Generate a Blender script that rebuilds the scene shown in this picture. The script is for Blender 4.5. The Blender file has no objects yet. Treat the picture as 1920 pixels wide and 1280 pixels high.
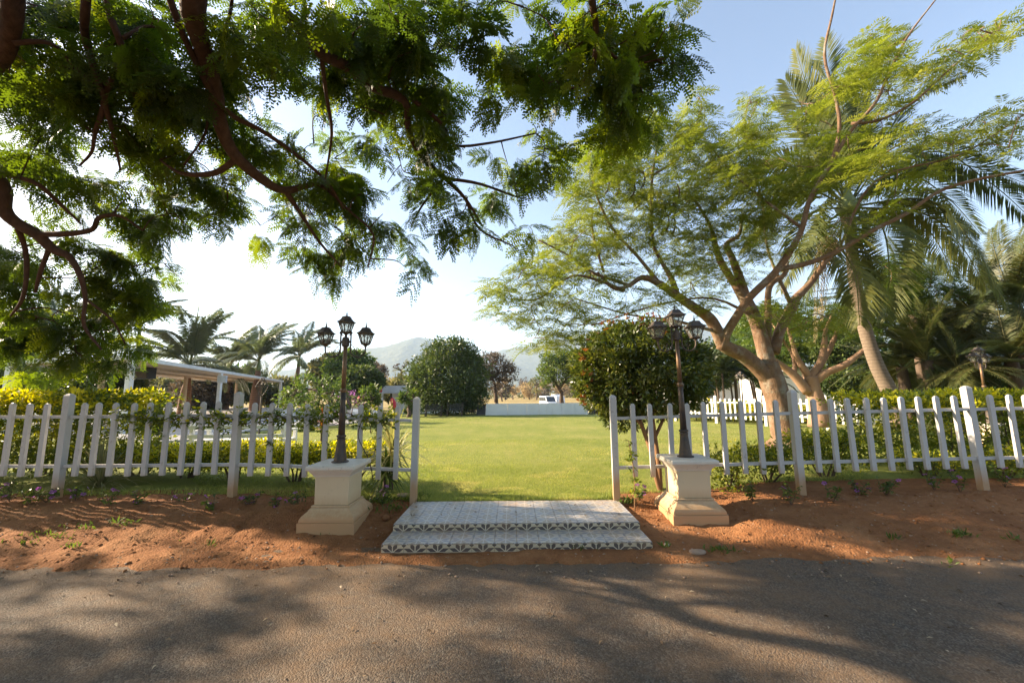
import bpy, math, random
import numpy as np
from mathutils import Vector, Matrix

S = bpy.context.scene
COL = S.collection
rad = math.radians
RNG = np.random.default_rng(7)

# ------------------------------------------------------------------ camera, sky, sun, exposure
F = 1920 * 14.0 / 36.0                      # focal length in photo pixels (photo 1920 x 1280)
PITCH, ROLL = rad(7.47), rad(0.5)
C = np.array([0.0, 0.0, 1.52])
FW = np.array([0, math.cos(PITCH), math.sin(PITCH)])
_r0 = np.array([1.0, 0, 0]); _u0 = np.array([0, -math.sin(PITCH), math.cos(PITCH)])
U = _u0 * math.cos(ROLL) + _r0 * math.sin(ROLL)
R = _r0 * math.cos(ROLL) - _u0 * math.sin(ROLL)
cam = bpy.data.cameras.new("camera")
cam.lens = 14.0; cam.sensor_width = 36.0; cam.clip_start = 0.05; cam.clip_end = 6000
camo = bpy.data.objects.new("camera", cam); COL.objects.link(camo)
camo.matrix_world = Matrix(((R[0], U[0], -FW[0], C[0]), (R[1], U[1], -FW[1], C[1]), (R[2], U[2], -FW[2], C[2]), (0, 0, 0, 1)))
S.camera = camo

SUN_AZ, SUN_EL = rad(76), rad(26)           # azimuth counted to the left of straight ahead
world = bpy.data.worlds.new("World"); S.world = world; world.use_nodes = True
wn = world.node_tree
for n in list(wn.nodes): wn.nodes.remove(n)
sky = wn.nodes.new("ShaderNodeTexSky"); sky.sky_type = 'NISHITA'; sky.sun_disc = False
sky.sun_elevation = SUN_EL; sky.sun_rotation = -SUN_AZ
sky.air_density = 1.0; sky.dust_density = 2.0; sky.ozone_density = 1.2; sky.altitude = 400
bg = wn.nodes.new("ShaderNodeBackground"); bg.inputs[1].default_value = 0.075
wo = wn.nodes.new("ShaderNodeOutputWorld")
wn.links.new(sky.outputs[0], bg.inputs[0]); wn.links.new(bg.outputs[0], wo.inputs[0])
sl = bpy.data.lights.new("sun", 'SUN'); sl.energy = 5.0; sl.angle = rad(0.6); sl.color = (1.0, 0.82, 0.60)
so = bpy.data.objects.new("sun", sl); COL.objects.link(so)
SV = Vector((-math.sin(SUN_AZ) * math.cos(SUN_EL), math.cos(SUN_AZ) * math.cos(SUN_EL), math.sin(SUN_EL)))
so.rotation_euler = SV.to_track_quat('Z', 'Y').to_euler(); so.location = (-30, 10, 30)
vs = S.view_settings
vs.view_transform = 'Standard'; vs.look = 'None'; vs.gamma = 1.0; vs.use_curve_mapping = False
vs.exposure = 2.05
S.cycles.use_denoising = True
S.cycles.max_bounces = 8; S.cycles.diffuse_bounces = 4; S.cycles.transmission_bounces = 6
S.cycles.transparent_max_bounces = 8; S.cycles.volume_bounces = 1
S.cycles.sample_clamp_indirect = 6.0

# ------------------------------------------------------------------ photo pixel -> place
def ray(x, y): return FW + R * ((x - 960) / F) + U * ((640 - y) / F)
def W(x, y, Y):
    d = ray(x, y); return C + d * (Y / d[1])
def WZ(x, y, z):
    d = ray(x, y); return C + d * ((z - C[2]) / d[2])
def PXM(x, y, Y): return Y / ray(x, y)[1] / F    # metres per photo pixel there
def PROJ(p):
    v = np.asarray(p) - C; k = F / (v @ FW); return 960 + (v @ R) * k, 640 - (v @ U) * k

def vnoise(x, y, seed=0):
    x = np.asarray(x, float); y = np.asarray(y, float)
    xi = np.floor(x).astype(np.int64); yi = np.floor(y).astype(np.int64)
    fx = x - xi; fy = y - yi; fx = fx * fx * (3 - 2 * fx); fy = fy * fy * (3 - 2 * fy)
    def h(a, b):
        n = (a * 374761393 + b * 668265263 + seed * 974711) & 0xffffffff
        n = ((n ^ (n >> 13)) * 1274126177) & 0xffffffff
        return ((n ^ (n >> 16)) & 0xffff) / 65535.0
    return (h(xi, yi) * (1 - fx) + h(xi + 1, yi) * fx) * (1 - fy) + (h(xi, yi + 1) * (1 - fx) + h(xi + 1, yi + 1) * fx) * fy
def fbm(x, y, seed=0, o=4):
    t = 0; a = 0.5; x = np.asarray(x, float); y = np.asarray(y, float)
    for i in range(o):
        t = t + a * vnoise(x, y, seed + i * 17); x = x * 2.03 + 5.1; y = y * 2.03 + 1.7; a *= 0.5
    return t

# ------------------------------------------------------------------ materials
def mat(name):
    m = bpy.data.materials.new(name); m.use_nodes = True
    nt = m.node_tree; nt.nodes.clear()
    out = nt.nodes.new("ShaderNodeOutputMaterial")
    return m, nt, out
def node(nt, t, **kw):
    n = nt.nodes.new(t)
    for k, v in kw.items(): setattr(n, k, v)
    return n
def ramp(nt, stops, fac=None):
    n = nt.nodes.new("ShaderNodeValToRGB")
    e = n.color_ramp.elements
    while len(e) < len(stops): e.new(0.5)
    for i, (p, c) in enumerate(stops):
        e[i].position = p; e[i].color = (c[0], c[1], c[2], 1)
    if fac is not None: nt.links.new(fac, n.inputs[0])
    return n
def math_n(nt, op, a, b=None):
    n = nt.nodes.new("ShaderNodeMath"); n.operation = op
    for i, v in ((0, a), (1, b)):
        if v is None: continue
        if isinstance(v, (int, float)): n.inputs[i].default_value = v
        else: nt.links.new(v, n.inputs[i])
    return n.outputs[0]
def mixc(nt, fac, a, b):
    n = nt.nodes.new("ShaderNodeMix"); n.data_type = 'RGBA'
    for idx, v in ((0, fac), (6, a), (7, b)):
        if isinstance(v, (int, float)): n.inputs[idx].default_value = v
        elif isinstance(v, tuple): n.inputs[idx].default_value = (*v, 1)
        else: nt.links.new(v, n.inputs[idx])
    return n.outputs[2]
def pos(nt, scale=None):
    g = nt.nodes.new("ShaderNodeNewGeometry")
    if scale is None: return g.outputs['Position']
    m = nt.nodes.new("ShaderNodeVectorMath"); m.operation = 'MULTIPLY'
    m.inputs[1].default_value = scale; nt.links.new(g.outputs['Position'], m.inputs[0]); return m.outputs[0]
def objc(nt, scale=None):
    g = nt.nodes.new("ShaderNodeTexCoord")
    if scale is None: return g.outputs['Object']
    m = nt.nodes.new("ShaderNodeVectorMath"); m.operation = 'MULTIPLY'
    m.inputs[1].default_value = scale; nt.links.new(g.outputs['Object'], m.inputs[0]); return m.outputs[0]
def noise(nt, vec, scale, detail=4, rough=0.55):
    n = nt.nodes.new("ShaderNodeTexNoise"); n.inputs['Scale'].default_value = scale
    n.inputs['Detail'].default_value = detail; n.inputs['Roughness'].default_value = rough
    nt.links.new(vec, n.inputs['Vector']); return n.outputs['Fac']
def voro(nt, vec, scale, feat='F1'):
    n = nt.nodes.new("ShaderNodeTexVoronoi"); n.inputs['Scale'].default_value = scale; n.feature = feat
    nt.links.new(vec, n.inputs['Vector']); return n
def bump(nt, h, strength=0.5, dist=0.02, normal=None):
    n = nt.nodes.new("ShaderNodeBump"); n.inputs['Strength'].default_value = strength; n.inputs['Distance'].default_value = dist
    nt.links.new(h, n.inputs['Height'])
    if normal is not None: nt.links.new(normal, n.inputs['Normal'])
    return n.outputs[0]
def bsdf(nt, out, col, rough=0.6, normal=None, metal=0.0, spec=0.4):
    p = nt.nodes.new("ShaderNodeBsdfPrincipled")
    if isinstance(col, tuple): p.inputs['Base Color'].default_value = (*col, 1)
    else: nt.links.new(col, p.inputs['Base Color'])
    if isinstance(rough, (int, float)): p.inputs['Roughness'].default_value = rough
    else: nt.links.new(rough, p.inputs['Roughness'])
    p.inputs['Metallic'].default_value = metal; p.inputs['Specular IOR Level'].default_value = spec
    if normal is not None: nt.links.new(normal, p.inputs['Normal'])
    nt.links.new(p.outputs[0], out.inputs['Surface']); return p

def leaf_mat(name, stops, transl=0.4, rough=0.5, tval=1.9, spec=0.35):
    """stops: colours along the per-leaf attribute 'tone' (young to old leaf)"""
    m, nt, out = mat(name)
    a = node(nt, "ShaderNodeAttribute", attribute_name="tone")
    r = ramp(nt, stops, a.outputs['Fac'])
    p = bsdf(nt, out, r.outputs[0], rough, spec=spec)
    t = nt.nodes.new("ShaderNodeBsdfTranslucent")
    hs = nt.nodes.new("ShaderNodeHueSaturation"); hs.inputs['Saturation'].default_value = 1.1; hs.inputs['Value'].default_value = tval
    hs.inputs['Hue'].default_value = 0.495
    nt.links.new(r.outputs[0], hs.inputs['Color']); nt.links.new(hs.outputs[0], t.inputs[0])
    mx = nt.nodes.new("ShaderNodeMixShader"); mx.inputs[0].default_value = transl
    nt.links.new(p.outputs[0], mx.inputs[1]); nt.links.new(t.outputs[0], mx.inputs[2]); nt.links.new(mx.outputs[0], out.inputs['Surface'])
    return m

def bark_mat(name, a, b, scale=9, stretch=(1, 1, 0.25), bs=0.6, rings=None, patch=None):
    m, nt, out = mat(name)
    v = pos(nt, stretch)
    n1 = noise(nt, v, scale, 6, 0.65); n2 = noise(nt, pos(nt), 2.2, 3)
    c = ramp(nt, [(0.3, a), (0.72, b)], n1).outputs[0]
    c = mixc(nt, math_n(nt, 'MULTIPLY', n2, 0.55), c, tuple(x * 0.6 for x in b))
    if patch:
        c = mixc(nt, ramp(nt, [(0.50, (0, 0, 0)), (0.62, (1, 1, 1))], noise(nt, pos(nt), 3.4, 5, 0.7)).outputs[0], c, patch)
        c = mixc(nt, math_n(nt, 'MULTIPLY', ramp(nt, [(0.60, (0, 0, 0)), (0.66, (1, 1, 1))], noise(nt, pos(nt, (1, 1, 2.2)), 11, 4, 0.7)).outputs[0], 0.7), c, tuple(x * 0.4 for x in a))
    h = n1
    if rings:
        sp = node(nt, "ShaderNodeSeparateXYZ"); nt.links.new(pos(nt), sp.inputs[0])
        w = math_n(nt, 'FRACT', math_n(nt, 'MULTIPLY', math_n(nt, 'ADD', sp.outputs[2], math_n(nt, 'MULTIPLY', n2, 0.05)), rings))
        g = math_n(nt, 'LESS_THAN', w, 0.16)
        c = mixc(nt, math_n(nt, 'MULTIPLY', g, 0.6), c, tuple(x * 0.4 for x in a))
        h = math_n(nt, 'SUBTRACT', n1, math_n(nt, 'MULTIPLY', g, 0.5))
    bsdf(nt, out, c, 0.85, bump(nt, h, bs, 0.03), spec=0.2); return m

def paint_mat(name, base, dirt=(0.42, 0.24, 0.11), z0=None, amount=0.5, rough=0.5, scale=6, bs=0.25, chips=0.5):
    """painted wood or plaster; soil splashed on its foot between z0 and z0+0.3 (world height)"""
    m, nt, out = mat(name)
    n = noise(nt, pos(nt, (1, 1, 0.35)), scale, 5, 0.6); nf = noise(nt, pos(nt), 60, 3)
    c = mixc(nt, math_n(nt, 'MULTIPLY', ramp(nt, [(0.48, (0, 0, 0)), (0.8, (1, 1, 1))], n).outputs[0], 0.30), base, tuple(x * 0.72 for x in base))
    spot = ramp(nt, [(0.64, (0, 0, 0)), (0.69, (1, 1, 1))], noise(nt, pos(nt, (1, 1, 0.6)), 26, 3)).outputs[0]
    c = mixc(nt, math_n(nt, 'MULTIPLY', spot, chips), c, (0.26, 0.21, 0.17))
    if z0 is not None:
        sp = node(nt, "ShaderNodeSeparateXYZ"); nt.links.new(pos(nt), sp.inputs[0])
        mr = node(nt, "ShaderNodeMapRange"); mr.inputs[1].default_value = z0 + 0.36; mr.inputs[2].default_value = z0 + 0.02
        nt.links.new(sp.outputs[2], mr.inputs[0])
        streak = noise(nt, pos(nt, (1, 1, 0.12)), 26, 4, 0.7)
        f = math_n(nt, 'MULTIPLY', math_n(nt, 'MULTIPLY', mr.outputs[0], math_n(nt, 'ADD', streak, 0.25)), amount * 1.5)
        f = math_n(nt, 'MINIMUM', f, 0.9)
        c = mixc(nt, f, c, dirt)
    bsdf(nt, out, c, rough, bump(nt, math_n(nt, 'ADD', math_n(nt, 'MULTIPLY', n, 0.6), math_n(nt, 'MULTIPLY', nf, 0.25)), bs, 0.006)); return m

def plain_mat(name, a, b=None, scale=8, rough=0.6, metal=0.0, bs=0.2, spec=0.4):
    m, nt, out = mat(name)
    n = noise(nt, pos(nt), scale, 5, 0.6)
    c = ramp(nt, [(0.35, a), (0.7, b if b else tuple(x * 0.75 for x in a))], n).outputs[0]
    bsdf(nt, out, c, rough, bump(nt, n, bs, 0.01), metal, spec); return m

def glass_mat(name, col=(0.8, 0.8, 0.75)):
    m, nt, out = mat(name)
    t = nt.nodes.new("ShaderNodeBsdfTransparent"); t.inputs[0].default_value = (*col, 1)
    g = nt.nodes.new("ShaderNodeBsdfGlossy"); g.inputs['Roughness'].default_value = 0.15
    g.inputs[0].default_value = (0.85, 0.85, 0.85, 1)
    d = nt.nodes.new("ShaderNodeBsdfDiffuse"); d.inputs[0].default_value = (0.5, 0.48, 0.42, 1)
    mx = nt.nodes.new("ShaderNodeMixShader"); mx.inputs[0].default_value = 0.075
    m2 = nt.nodes.new("ShaderNodeMixShader"); m2.inputs[0].default_value = 0.2
    nt.links.new(t.outputs[0], mx.inputs[1]); nt.links.new(g.outputs[0], mx.inputs[2])
    nt.links.new(mx.outputs[0], m2.inputs[1]); nt.links.new(d.outputs[0], m2.inputs[2])
    nt.links.new(m2.outputs[0], out.inputs['Surface']); return m

M = {}
def road_mat():
    m, nt, out = mat("asphalt")
    p = pos(nt)
    big = noise(nt, p, 0.9, 5, 0.6); mid = noise(nt, p, 7, 5, 0.65)
    vo = voro(nt, p, 95); v2 = voro(nt, p, 210)
    g = ramp(nt, [(0.0, (0.024, 0.023, 0.022)), (0.5, (0.066, 0.060, 0.052)), (1.0, (0.21, 0.185, 0.15))], vo.outputs['Color'])
    dustf = ramp(nt, [(0.46, (0, 0, 0)), (0.86, (1, 1, 1))], math_n(nt, 'ADD', math_n(nt, 'MULTIPLY', big, 0.6), math_n(nt, 'MULTIPLY', mid, 0.62))).outputs[0]
    low = ramp(nt, [(0.1, (0, 0, 0)), (0.6, (1, 1, 1))], vo.outputs['Distance']).outputs[0]
    f = math_n(nt, 'ADD', math_n(nt, 'MULTIPLY', dustf, 0.85), math_n(nt, 'MULTIPLY', low, 0.22))
    # more red dust near the verge
    sp = node(nt, "ShaderNodeSeparateXYZ"); nt.links.new(p, sp.inputs[0])
    mr = node(nt, "ShaderNodeMapRange"); mr.inputs[1].default_value = 3.1; mr.inputs[2].default_value = 4.1; nt.links.new(sp.outputs[1], mr.inputs[0])
    f = math_n(nt, 'ADD', f, math_n(nt, 'MULTIPLY', math_n(nt, 'MULTIPLY', mr.outputs[0], mid), 0.5))
    c = mixc(nt, math_n(nt, 'MINIMUM', f, 0.9), g.outputs[0], (0.17, 0.105, 0.058))
    h = math_n(nt, 'ADD', math_n(nt, 'MULTIPLY', vo.outputs['Distance'], -1.0), math_n(nt, 'MULTIPLY', v2.outputs['Distance'], -0.45))
    h = math_n(nt, 'ADD', h, math_n(nt, 'MULTIPLY', mid, 0.35))
    bsdf(nt, out, c, 0.82, bump(nt, h, 0.75, 0.009), spec=0.3); return m
def dirt_mat():
    m, nt, out = mat("red_earth")
    p = pos(nt)
    n1 = noise(nt, p, 1.6, 6, 0.62); n2 = noise(nt, p, 14, 6, 0.7); vo = voro(nt, p, 55)
    c = ramp(nt, [(0.28, (0.145, 0.058, 0.024)), (0.5, (0.265, 0.115, 0.046)), (0.72, (0.38, 0.195, 0.09))], math_n(nt, 'ADD', math_n(nt, 'MULTIPLY', n1, 0.6), math_n(nt, 'MULTIPLY', n2, 0.4))).outputs[0]
    grain = ramp(nt, [(0.0, (0, 0, 0)), (1.0, (1, 1, 1))], vo.outputs['Color']).outputs[0]
    c = mixc(nt, math_n(nt, 'MULTIPLY', grain, 0.22), c, (0.13, 0.06, 0.03))
    h = math_n(nt, 'ADD', math_n(nt, 'MULTIPLY', n2, 1.0), math_n(nt, 'MULTIPLY', vo.outputs['Distance'], -0.5))
    bsdf(nt, out, c, 0.95, bump(nt, h, 0.85, 0.022), spec=0.15); return m
def lawn_mat():
    m, nt, out = mat("lawn_turf")
    p = pos(nt)
    n1 = noise(nt, p, 0.35, 5, 0.6); n2 = noise(nt, pos(nt, (1, 0.35, 1)), 3.0, 5, 0.65); n3 = noise(nt, p, 55, 3, 0.7)
    c = ramp(nt, [(0.3, (0.16, 0.195, 0.042)), (0.5, (0.245, 0.26, 0.062)), (0.68, (0.35, 0.31, 0.11))], math_n(nt, 'ADD', math_n(nt, 'MULTIPLY', n1, 0.55), math_n(nt, 'MULTIPLY', n2, 0.45))).outputs[0]
    c = mixc(nt, math_n(nt, 'MULTIPLY', ramp(nt, [(0.35, (1, 1, 1)), (0.6, (0, 0, 0))], n3).outputs[0], 0.45), c, (0.06, 0.085, 0.012))
    bsdf(nt, out, c, 0.9, bump(nt, math_n(nt, 'ADD', n3, math_n(nt, 'MULTIPLY', n2, 0.5)), 0.8, 0.03), spec=0.1); return m
def field_mat():
    m, nt, out = mat("dry_field")
    p = pos(nt)
    n1 = noise(nt, p, 0.05, 5, 0.6); n2 = noise(nt, p, 1.2, 5, 0.7)
    c = ramp(nt, [(0.3, (0.16, 0.13, 0.04)), (0.5, (0.31, 0.235, 0.10)), (0.7, (0.38, 0.28, 0.13))], math_n(nt, 'ADD', math_n(nt, 'MULTIPLY', n1, 0.6), math_n(nt, 'MULTIPLY', n2, 0.4))).outputs[0]
    bsdf(nt, out, c, 0.95, spec=0.1); return m
def hill_mat():
    m, nt, out = mat("hill_scrub")
    p = pos(nt)
    n1 = noise(nt, p, 0.006, 6, 0.65); n2 = noise(nt, p, 0.04, 4)
    c = ramp(nt, [(0.3, (0.045, 0.06, 0.028)), (0.7, (0.13, 0.12, 0.06))], math_n(nt, 'ADD', math_n(nt, 'MULTIPLY', n1, 0.6), math_n(nt, 'MULTIPLY', n2, 0.4))).outputs[0]
    bsdf(nt, out, c, 0.95, bump(nt, n2, 0.8, 18.0), spec=0.05); return m
def tile_mat(name, petal_a, petal_b, ground, line, upright, dust):
    """cement tile print: eight rhombus petals round the tile's middle (riser: round the middle of its lower edge)"""
    m, nt, out = mat(name)
    sp = node(nt, "ShaderNodeSeparateXYZ"); nt.links.new(objc(nt), sp.inputs[0])
    k = 1 / 0.109
    u = math_n(nt, 'ABSOLUTE', math_n(nt, 'MULTIPLY', sp.outputs[0], k)); v = math_n(nt, 'ABSOLUTE', math_n(nt, 'MULTIPLY', sp.outputs[2 if upright else 1], k * (1.25 if upright else 1)))
    mn = math_n(nt, 'MINIMUM', u, v); mx = math_n(nt, 'MAXIMUM', u, v)
    df = math_n(nt, 'SUBTRACT', mx, mn); b = math_n(nt, 'MULTIPLY', mn, 1.414)
    star = math_n(nt, 'MULTIPLY', math_n(nt, 'LESS_THAN', b, 0.586), math_n(nt, 'LESS_THAN', df, 0.586))
    side = math_n(nt, 'LESS_THAN', u, v)
    edge = math_n(nt, 'MINIMUM', mn, math_n(nt, 'MULTIPLY', df, 0.7))
    corner = math_n(nt, 'LESS_THAN', math_n(nt, 'ADD', math_n(nt, 'SUBTRACT', 1.0, u), math_n(nt, 'SUBTRACT', 1.0, v)), 0.5)
    pc = mixc(nt, side, petal_a, petal_b)
    c = mixc(nt, star, ground, pc)
    c = mixc(nt, corner, c, petal_a)
    c = mixc(nt, math_n(nt, 'LESS_THAN', edge, 0.045), c, line)
    n = noise(nt, pos(nt), 2.3, 6, 0.65); n2 = noise(nt, pos(nt), 18, 4)
    f = ramp(nt, [(0.50, (0, 0, 0)), (0.78, (1, 1, 1))], math_n(nt, 'ADD', math_n(nt, 'MULTIPLY', n, 0.75), math_n(nt, 'MULTIPLY', n2, 0.25))).outputs[0]
    c = mixc(nt, math_n(nt, 'ADD', math_n(nt, 'MULTIPLY', f, dust), 0.08), c, (0.42, 0.23, 0.11))
    bsdf(nt, out, c, math_n(nt, 'ADD', math_n(nt, 'MULTIPLY', f, 0.3), 0.38), spec=0.4); return m

M['road'] = road_mat(); M['dirt'] = dirt_mat(); M['lawn'] = lawn_mat(); M['field'] = field_mat(); M['hill'] = hill_mat()
M['tile_top'] = tile_mat("tile_tread", (0.22, 0.23, 0.25), (0.30, 0.26, 0.205), (0.39, 0.345, 0.285), (0.47, 0.44, 0.39), False, 0.6)
M['tile_riser'] = tile_mat("tile_riser", (0.055, 0.055, 0.06), (0.075, 0.07, 0.068), (0.52, 0.44, 0.30), (0.55, 0.48, 0.36), True, 0.5)
M['grout'] = plain_mat("step_grout", (0.34, 0.22, 0.12), (0.22, 0.14, 0.08), 20, 0.9)
M['white'] = paint_mat("white_fence_paint", (0.47, 0.45, 0.43), z0=0.22, amount=1.1)
M['white_far'] = plain_mat("white_paint", (0.80, 0.79, 0.76), (0.66, 0.65, 0.62), 3, 0.5)
M['cream'] = paint_mat("cream_pedestal_paint", (0.60, 0.48, 0.31), z0=0.06, amount=1.2, rough=0.6, scale=4, bs=0.08, chips=0.15)
M['capstone'] = paint_mat("pedestal_cap_paint", (0.62, 0.56, 0.47), rough=0.55, scale=9, bs=0.08, chips=0.35)
M['iron'] = plain_mat("weathered_iron", (0.055, 0.048, 0.046), (0.12, 0.08, 0.05), 14, 0.55, 0.3)
M['bronze'] = plain_mat("rusty_bronze_pole", (0.24, 0.14, 0.07), (0.13, 0.085, 0.055), 10, 0.5, 0.4)
M['glass'] = glass_mat("lantern_glass")
M['bark_rain'] = bark_mat("rain_tree_bark", (0.05, 0.028, 0.02), (0.135, 0.075, 0.052), 16, (1, 1, 0.4))
M['bark_gul'] = bark_mat("flame_tree_bark", (0.145, 0.085, 0.05), (0.29, 0.18, 0.108), 11, (1, 1, 0.5), 1.0, None, (0.25, 0.205, 0.15))
M['bark_pink'] = bark_mat("pinkish_bark", (0.27, 0.15, 0.09), (0.40, 0.26, 0.17), 8, (1, 1, 0.5), 0.4)
M['bark_brown'] = bark_mat("brown_bark", (0.07, 0.05, 0.035), (0.16, 0.11, 0.075), 10)
M['bark_orange'] = bark_mat("orange_stem_bark", (0.20, 0.10, 0.045), (0.32, 0.18, 0.09), 12)
M['bark_coco'] = bark_mat("coconut_trunk_bark", (0.17, 0.125, 0.09), (0.27, 0.205, 0.15), 14, (1, 1, 2.5), 0.5, rings=11)
M['bark_royal'] = bark_mat("royal_palm_trunk_bark", (0.16, 0.085, 0.05), (0.25, 0.145, 0.09), 6, (1, 1, 2), 0.3, rings=5)
M['shaft'] = plain_mat("palm_crownshaft", (0.16, 0.19, 0.05), (0.11, 0.13, 0.035), 5, 0.45)
G = lambda *a: [(i / (len(a) - 1), c) for i, c in enumerate(a)]
M['lf_rain'] = leaf_mat("rain_tree_leaf", G((0.028, 0.047, 0.007), (0.056, 0.084, 0.010), (0.115, 0.138, 0.014)), 0.5, 0.45, 2.8)
M['lf_gul'] = leaf_mat("flame_tree_leaf", G((0.10, 0.135, 0.02), (0.165, 0.195, 0.03), (0.23, 0.24, 0.05)), 0.45, 0.55, 1.9)
M['lf_dark'] = leaf_mat("dark_green_leaf", G((0.03, 0.05, 0.014), (0.06, 0.09, 0.02), (0.12, 0.145, 0.035)), 0.25, 0.4)
M['lf_mid'] = leaf_mat("mid_green_leaf", G((0.04, 0.07, 0.014), (0.075, 0.12, 0.02), (0.13, 0.165, 0.03)), 0.35, 0.45)
M['lf_olive'] = leaf_mat("olive_leaf", G((0.07, 0.075, 0.025), (0.13, 0.13, 0.045), (0.2, 0.18, 0.07)), 0.35, 0.6)
M['lf_brown'] = leaf_mat("brownish_leaf", G((0.045, 0.038, 0.025), (0.085, 0.065, 0.04), (0.13, 0.09, 0.05)), 0.25, 0.6)
M['lf_dry'] = leaf_mat("straw_leaf", G((0.2, 0.15, 0.07), (0.30, 0.22, 0.11), (0.38, 0.29, 0.16)), 0.3, 0.7)
M['lf_shrub'] = leaf_mat("glossy_shrub_leaf", G((0.035, 0.055, 0.012), (0.075, 0.102, 0.018), (0.15, 0.155, 0.025)), 0.3, 0.28, spec=0.6)
M['lf_red'] = leaf_mat("young_red_leaf", G((0.16, 0.05, 0.018), (0.22, 0.085, 0.025), (0.22, 0.13, 0.025)), 0.35, 0.35)
M['lf_gold'] = leaf_mat("golden_young_leaf", G((0.29, 0.29, 0.014), (0.44, 0.415, 0.018), (0.56, 0.49, 0.035)), 0.35, 0.5)
M['lf_hedge'] = leaf_mat("hedge_leaf", G((0.055, 0.085, 0.012), (0.11, 0.145, 0.016), (0.20, 0.21, 0.02)), 0.35, 0.5)
M['lf_palm'] = leaf_mat("palm_leaflet", G((0.05, 0.07, 0.03), (0.085, 0.11, 0.045), (0.14, 0.16, 0.055)), 0.3, 0.35, spec=0.5)
M['lf_coco'] = leaf_mat("coconut_leaflet", G((0.045, 0.065, 0.022), (0.085, 0.105, 0.03), (0.17, 0.165, 0.035)), 0.35, 0.5, spec=0.3)
M['lf_date'] = leaf_mat("date_palm_leaflet", G((0.035, 0.055, 0.018), (0.07, 0.088, 0.026), (0.17, 0.14, 0.045)), 0.3, 0.45)
M['lf_areca'] = leaf_mat("dark_palm_leaflet", G((0.02, 0.035, 0.012), (0.04, 0.06, 0.018), (0.09, 0.10, 0.025)), 0.25, 0.4)
M['lf_yucca'] = leaf_mat("variegated_blade", G((0.14, 0.16, 0.04), (0.34, 0.32, 0.11), (0.48, 0.43, 0.18)), 0.3, 0.45)
M['lf_grass'] = leaf_mat("grass_blade", G((0.15, 0.195, 0.042), (0.255, 0.28, 0.068), (0.39, 0.35, 0.12)), 0.4, 0.6)
M['lf_straw'] = leaf_mat("ornamental_grass_blade", G((0.12, 0.14, 0.05), (0.22, 0.22, 0.10), (0.32, 0.29, 0.15)), 0.3, 0.6)
M['petal'] = leaf_mat("purple_petal", G((0.26, 0.06, 0.30), (0.40, 0.12, 0.42), (0.50, 0.22, 0.50)), 0.3, 0.5)
M['litter'] = leaf_mat("fallen_leaf", G((0.07, 0.045, 0.025), (0.20, 0.12, 0.06), (0.42, 0.35, 0.25)), 0.1, 0.7)
M['stone'] = plain_mat("field_stone", (0.38, 0.27, 0.19), (0.24, 0.16, 0.11), 9, 0.9, bs=0.6)
M['stone_pale'] = plain_mat("pale_stone", (0.52, 0.46, 0.38), (0.36, 0.30, 0.24), 9, 0.9, bs=0.6)
M['pergola'] = plain_mat("cream_pergola_timber", (0.55, 0.42, 0.28), (0.46, 0.34, 0.22), 4, 0.7)
M['terrace'] = plain_mat("grey_terrace_tile", (0.42, 0.40, 0.37), (0.33, 0.31, 0.29), 1.5, 0.35)
M['black'] = plain_mat("black_plastic", (0.015, 0.015, 0.016), (0.03, 0.03, 0.03), 8, 0.45)
M['darkwood'] = plain_mat("dark_bench_timber", (0.035, 0.04, 0.04), (0.06, 0.06, 0.058), 6, 0.6)
M['darkslab'] = plain_mat("dark_slate", (0.05, 0.05, 0.05), (0.09, 0.085, 0.08), 6, 0.7)
M['red'] = plain_mat("red_fabric", (0.55, 0.035, 0.04), (0.42, 0.02, 0.03), 6, 0.5)
M['wall'] = plain_mat("whitewashed_wall", (0.84, 0.84, 0.82), (0.76, 0.76, 0.74), 1.3, 0.7)
M['roof'] = plain_mat("pale_sheet_roof", (0.62, 0.64, 0.66), (0.52, 0.54, 0.56), 2, 0.4)
M['window'] = plain_mat("dark_window_glass", (0.03, 0.04, 0.05), (0.06, 0.07, 0.08), 2, 0.1, spec=0.8)
M['greenwall'] = plain_mat("pale_green_paint", (0.28, 0.46, 0.33), (0.22, 0.38, 0.28), 2, 0.6)
M['car'] = plain_mat("white_car_paint", (0.80, 0.80, 0.80), (0.74, 0.74, 0.74), 2, 0.25, spec=0.6)
M['tyre'] = plain_mat("tyre_rubber", (0.02, 0.02, 0.02), (0.03, 0.03, 0.03), 20, 0.8)
M['lens'] = plain_mat("floodlight_lens", (0.55, 0.60, 0.62), (0.45, 0.5, 0.52), 6, 0.2, spec=0.7)

# ------------------------------------------------------------------ mesh and object helpers
ORG = {}
def mesh(name, V, Fc, m, tone=None, smooth=False):
    V = np.asarray(V, np.float32).reshape(-1, 3)
    me = bpy.data.meshes.new(name)
    if isinstance(Fc, np.ndarray):
        k = Fc.shape[1]; n = len(Fc)
        me.vertices.add(len(V)); me.vertices.foreach_set("co", V.ravel())
        me.loops.add(n * k); me.loops.foreach_set("vertex_index", Fc.astype(np.int32).ravel())
        me.polygons.add(n); me.polygons.foreach_set("loop_start", np.arange(0, n * k, k, dtype=np.int32))
        me.update(calc_edges=True)
    else:
        me.from_pydata(V.tolist(), [], [list(map(int, f)) for f in Fc])
    if tone is not None:
        a = me.attributes.new("tone", 'FLOAT', 'POINT'); a.data.foreach_set("value", np.asarray(tone, np.float32))
    if smooth: me.polygons.foreach_set("use_smooth", np.ones(len(me.polygons), bool))
    me.materials.append(m); return me
def tag(o, label=None, cat=None, group=None, kind=None):
    if label: o['label'] = label
    if cat: o['category'] = cat
    if group: o['group'] = group
    if kind: o['kind'] = kind
    return o
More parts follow.
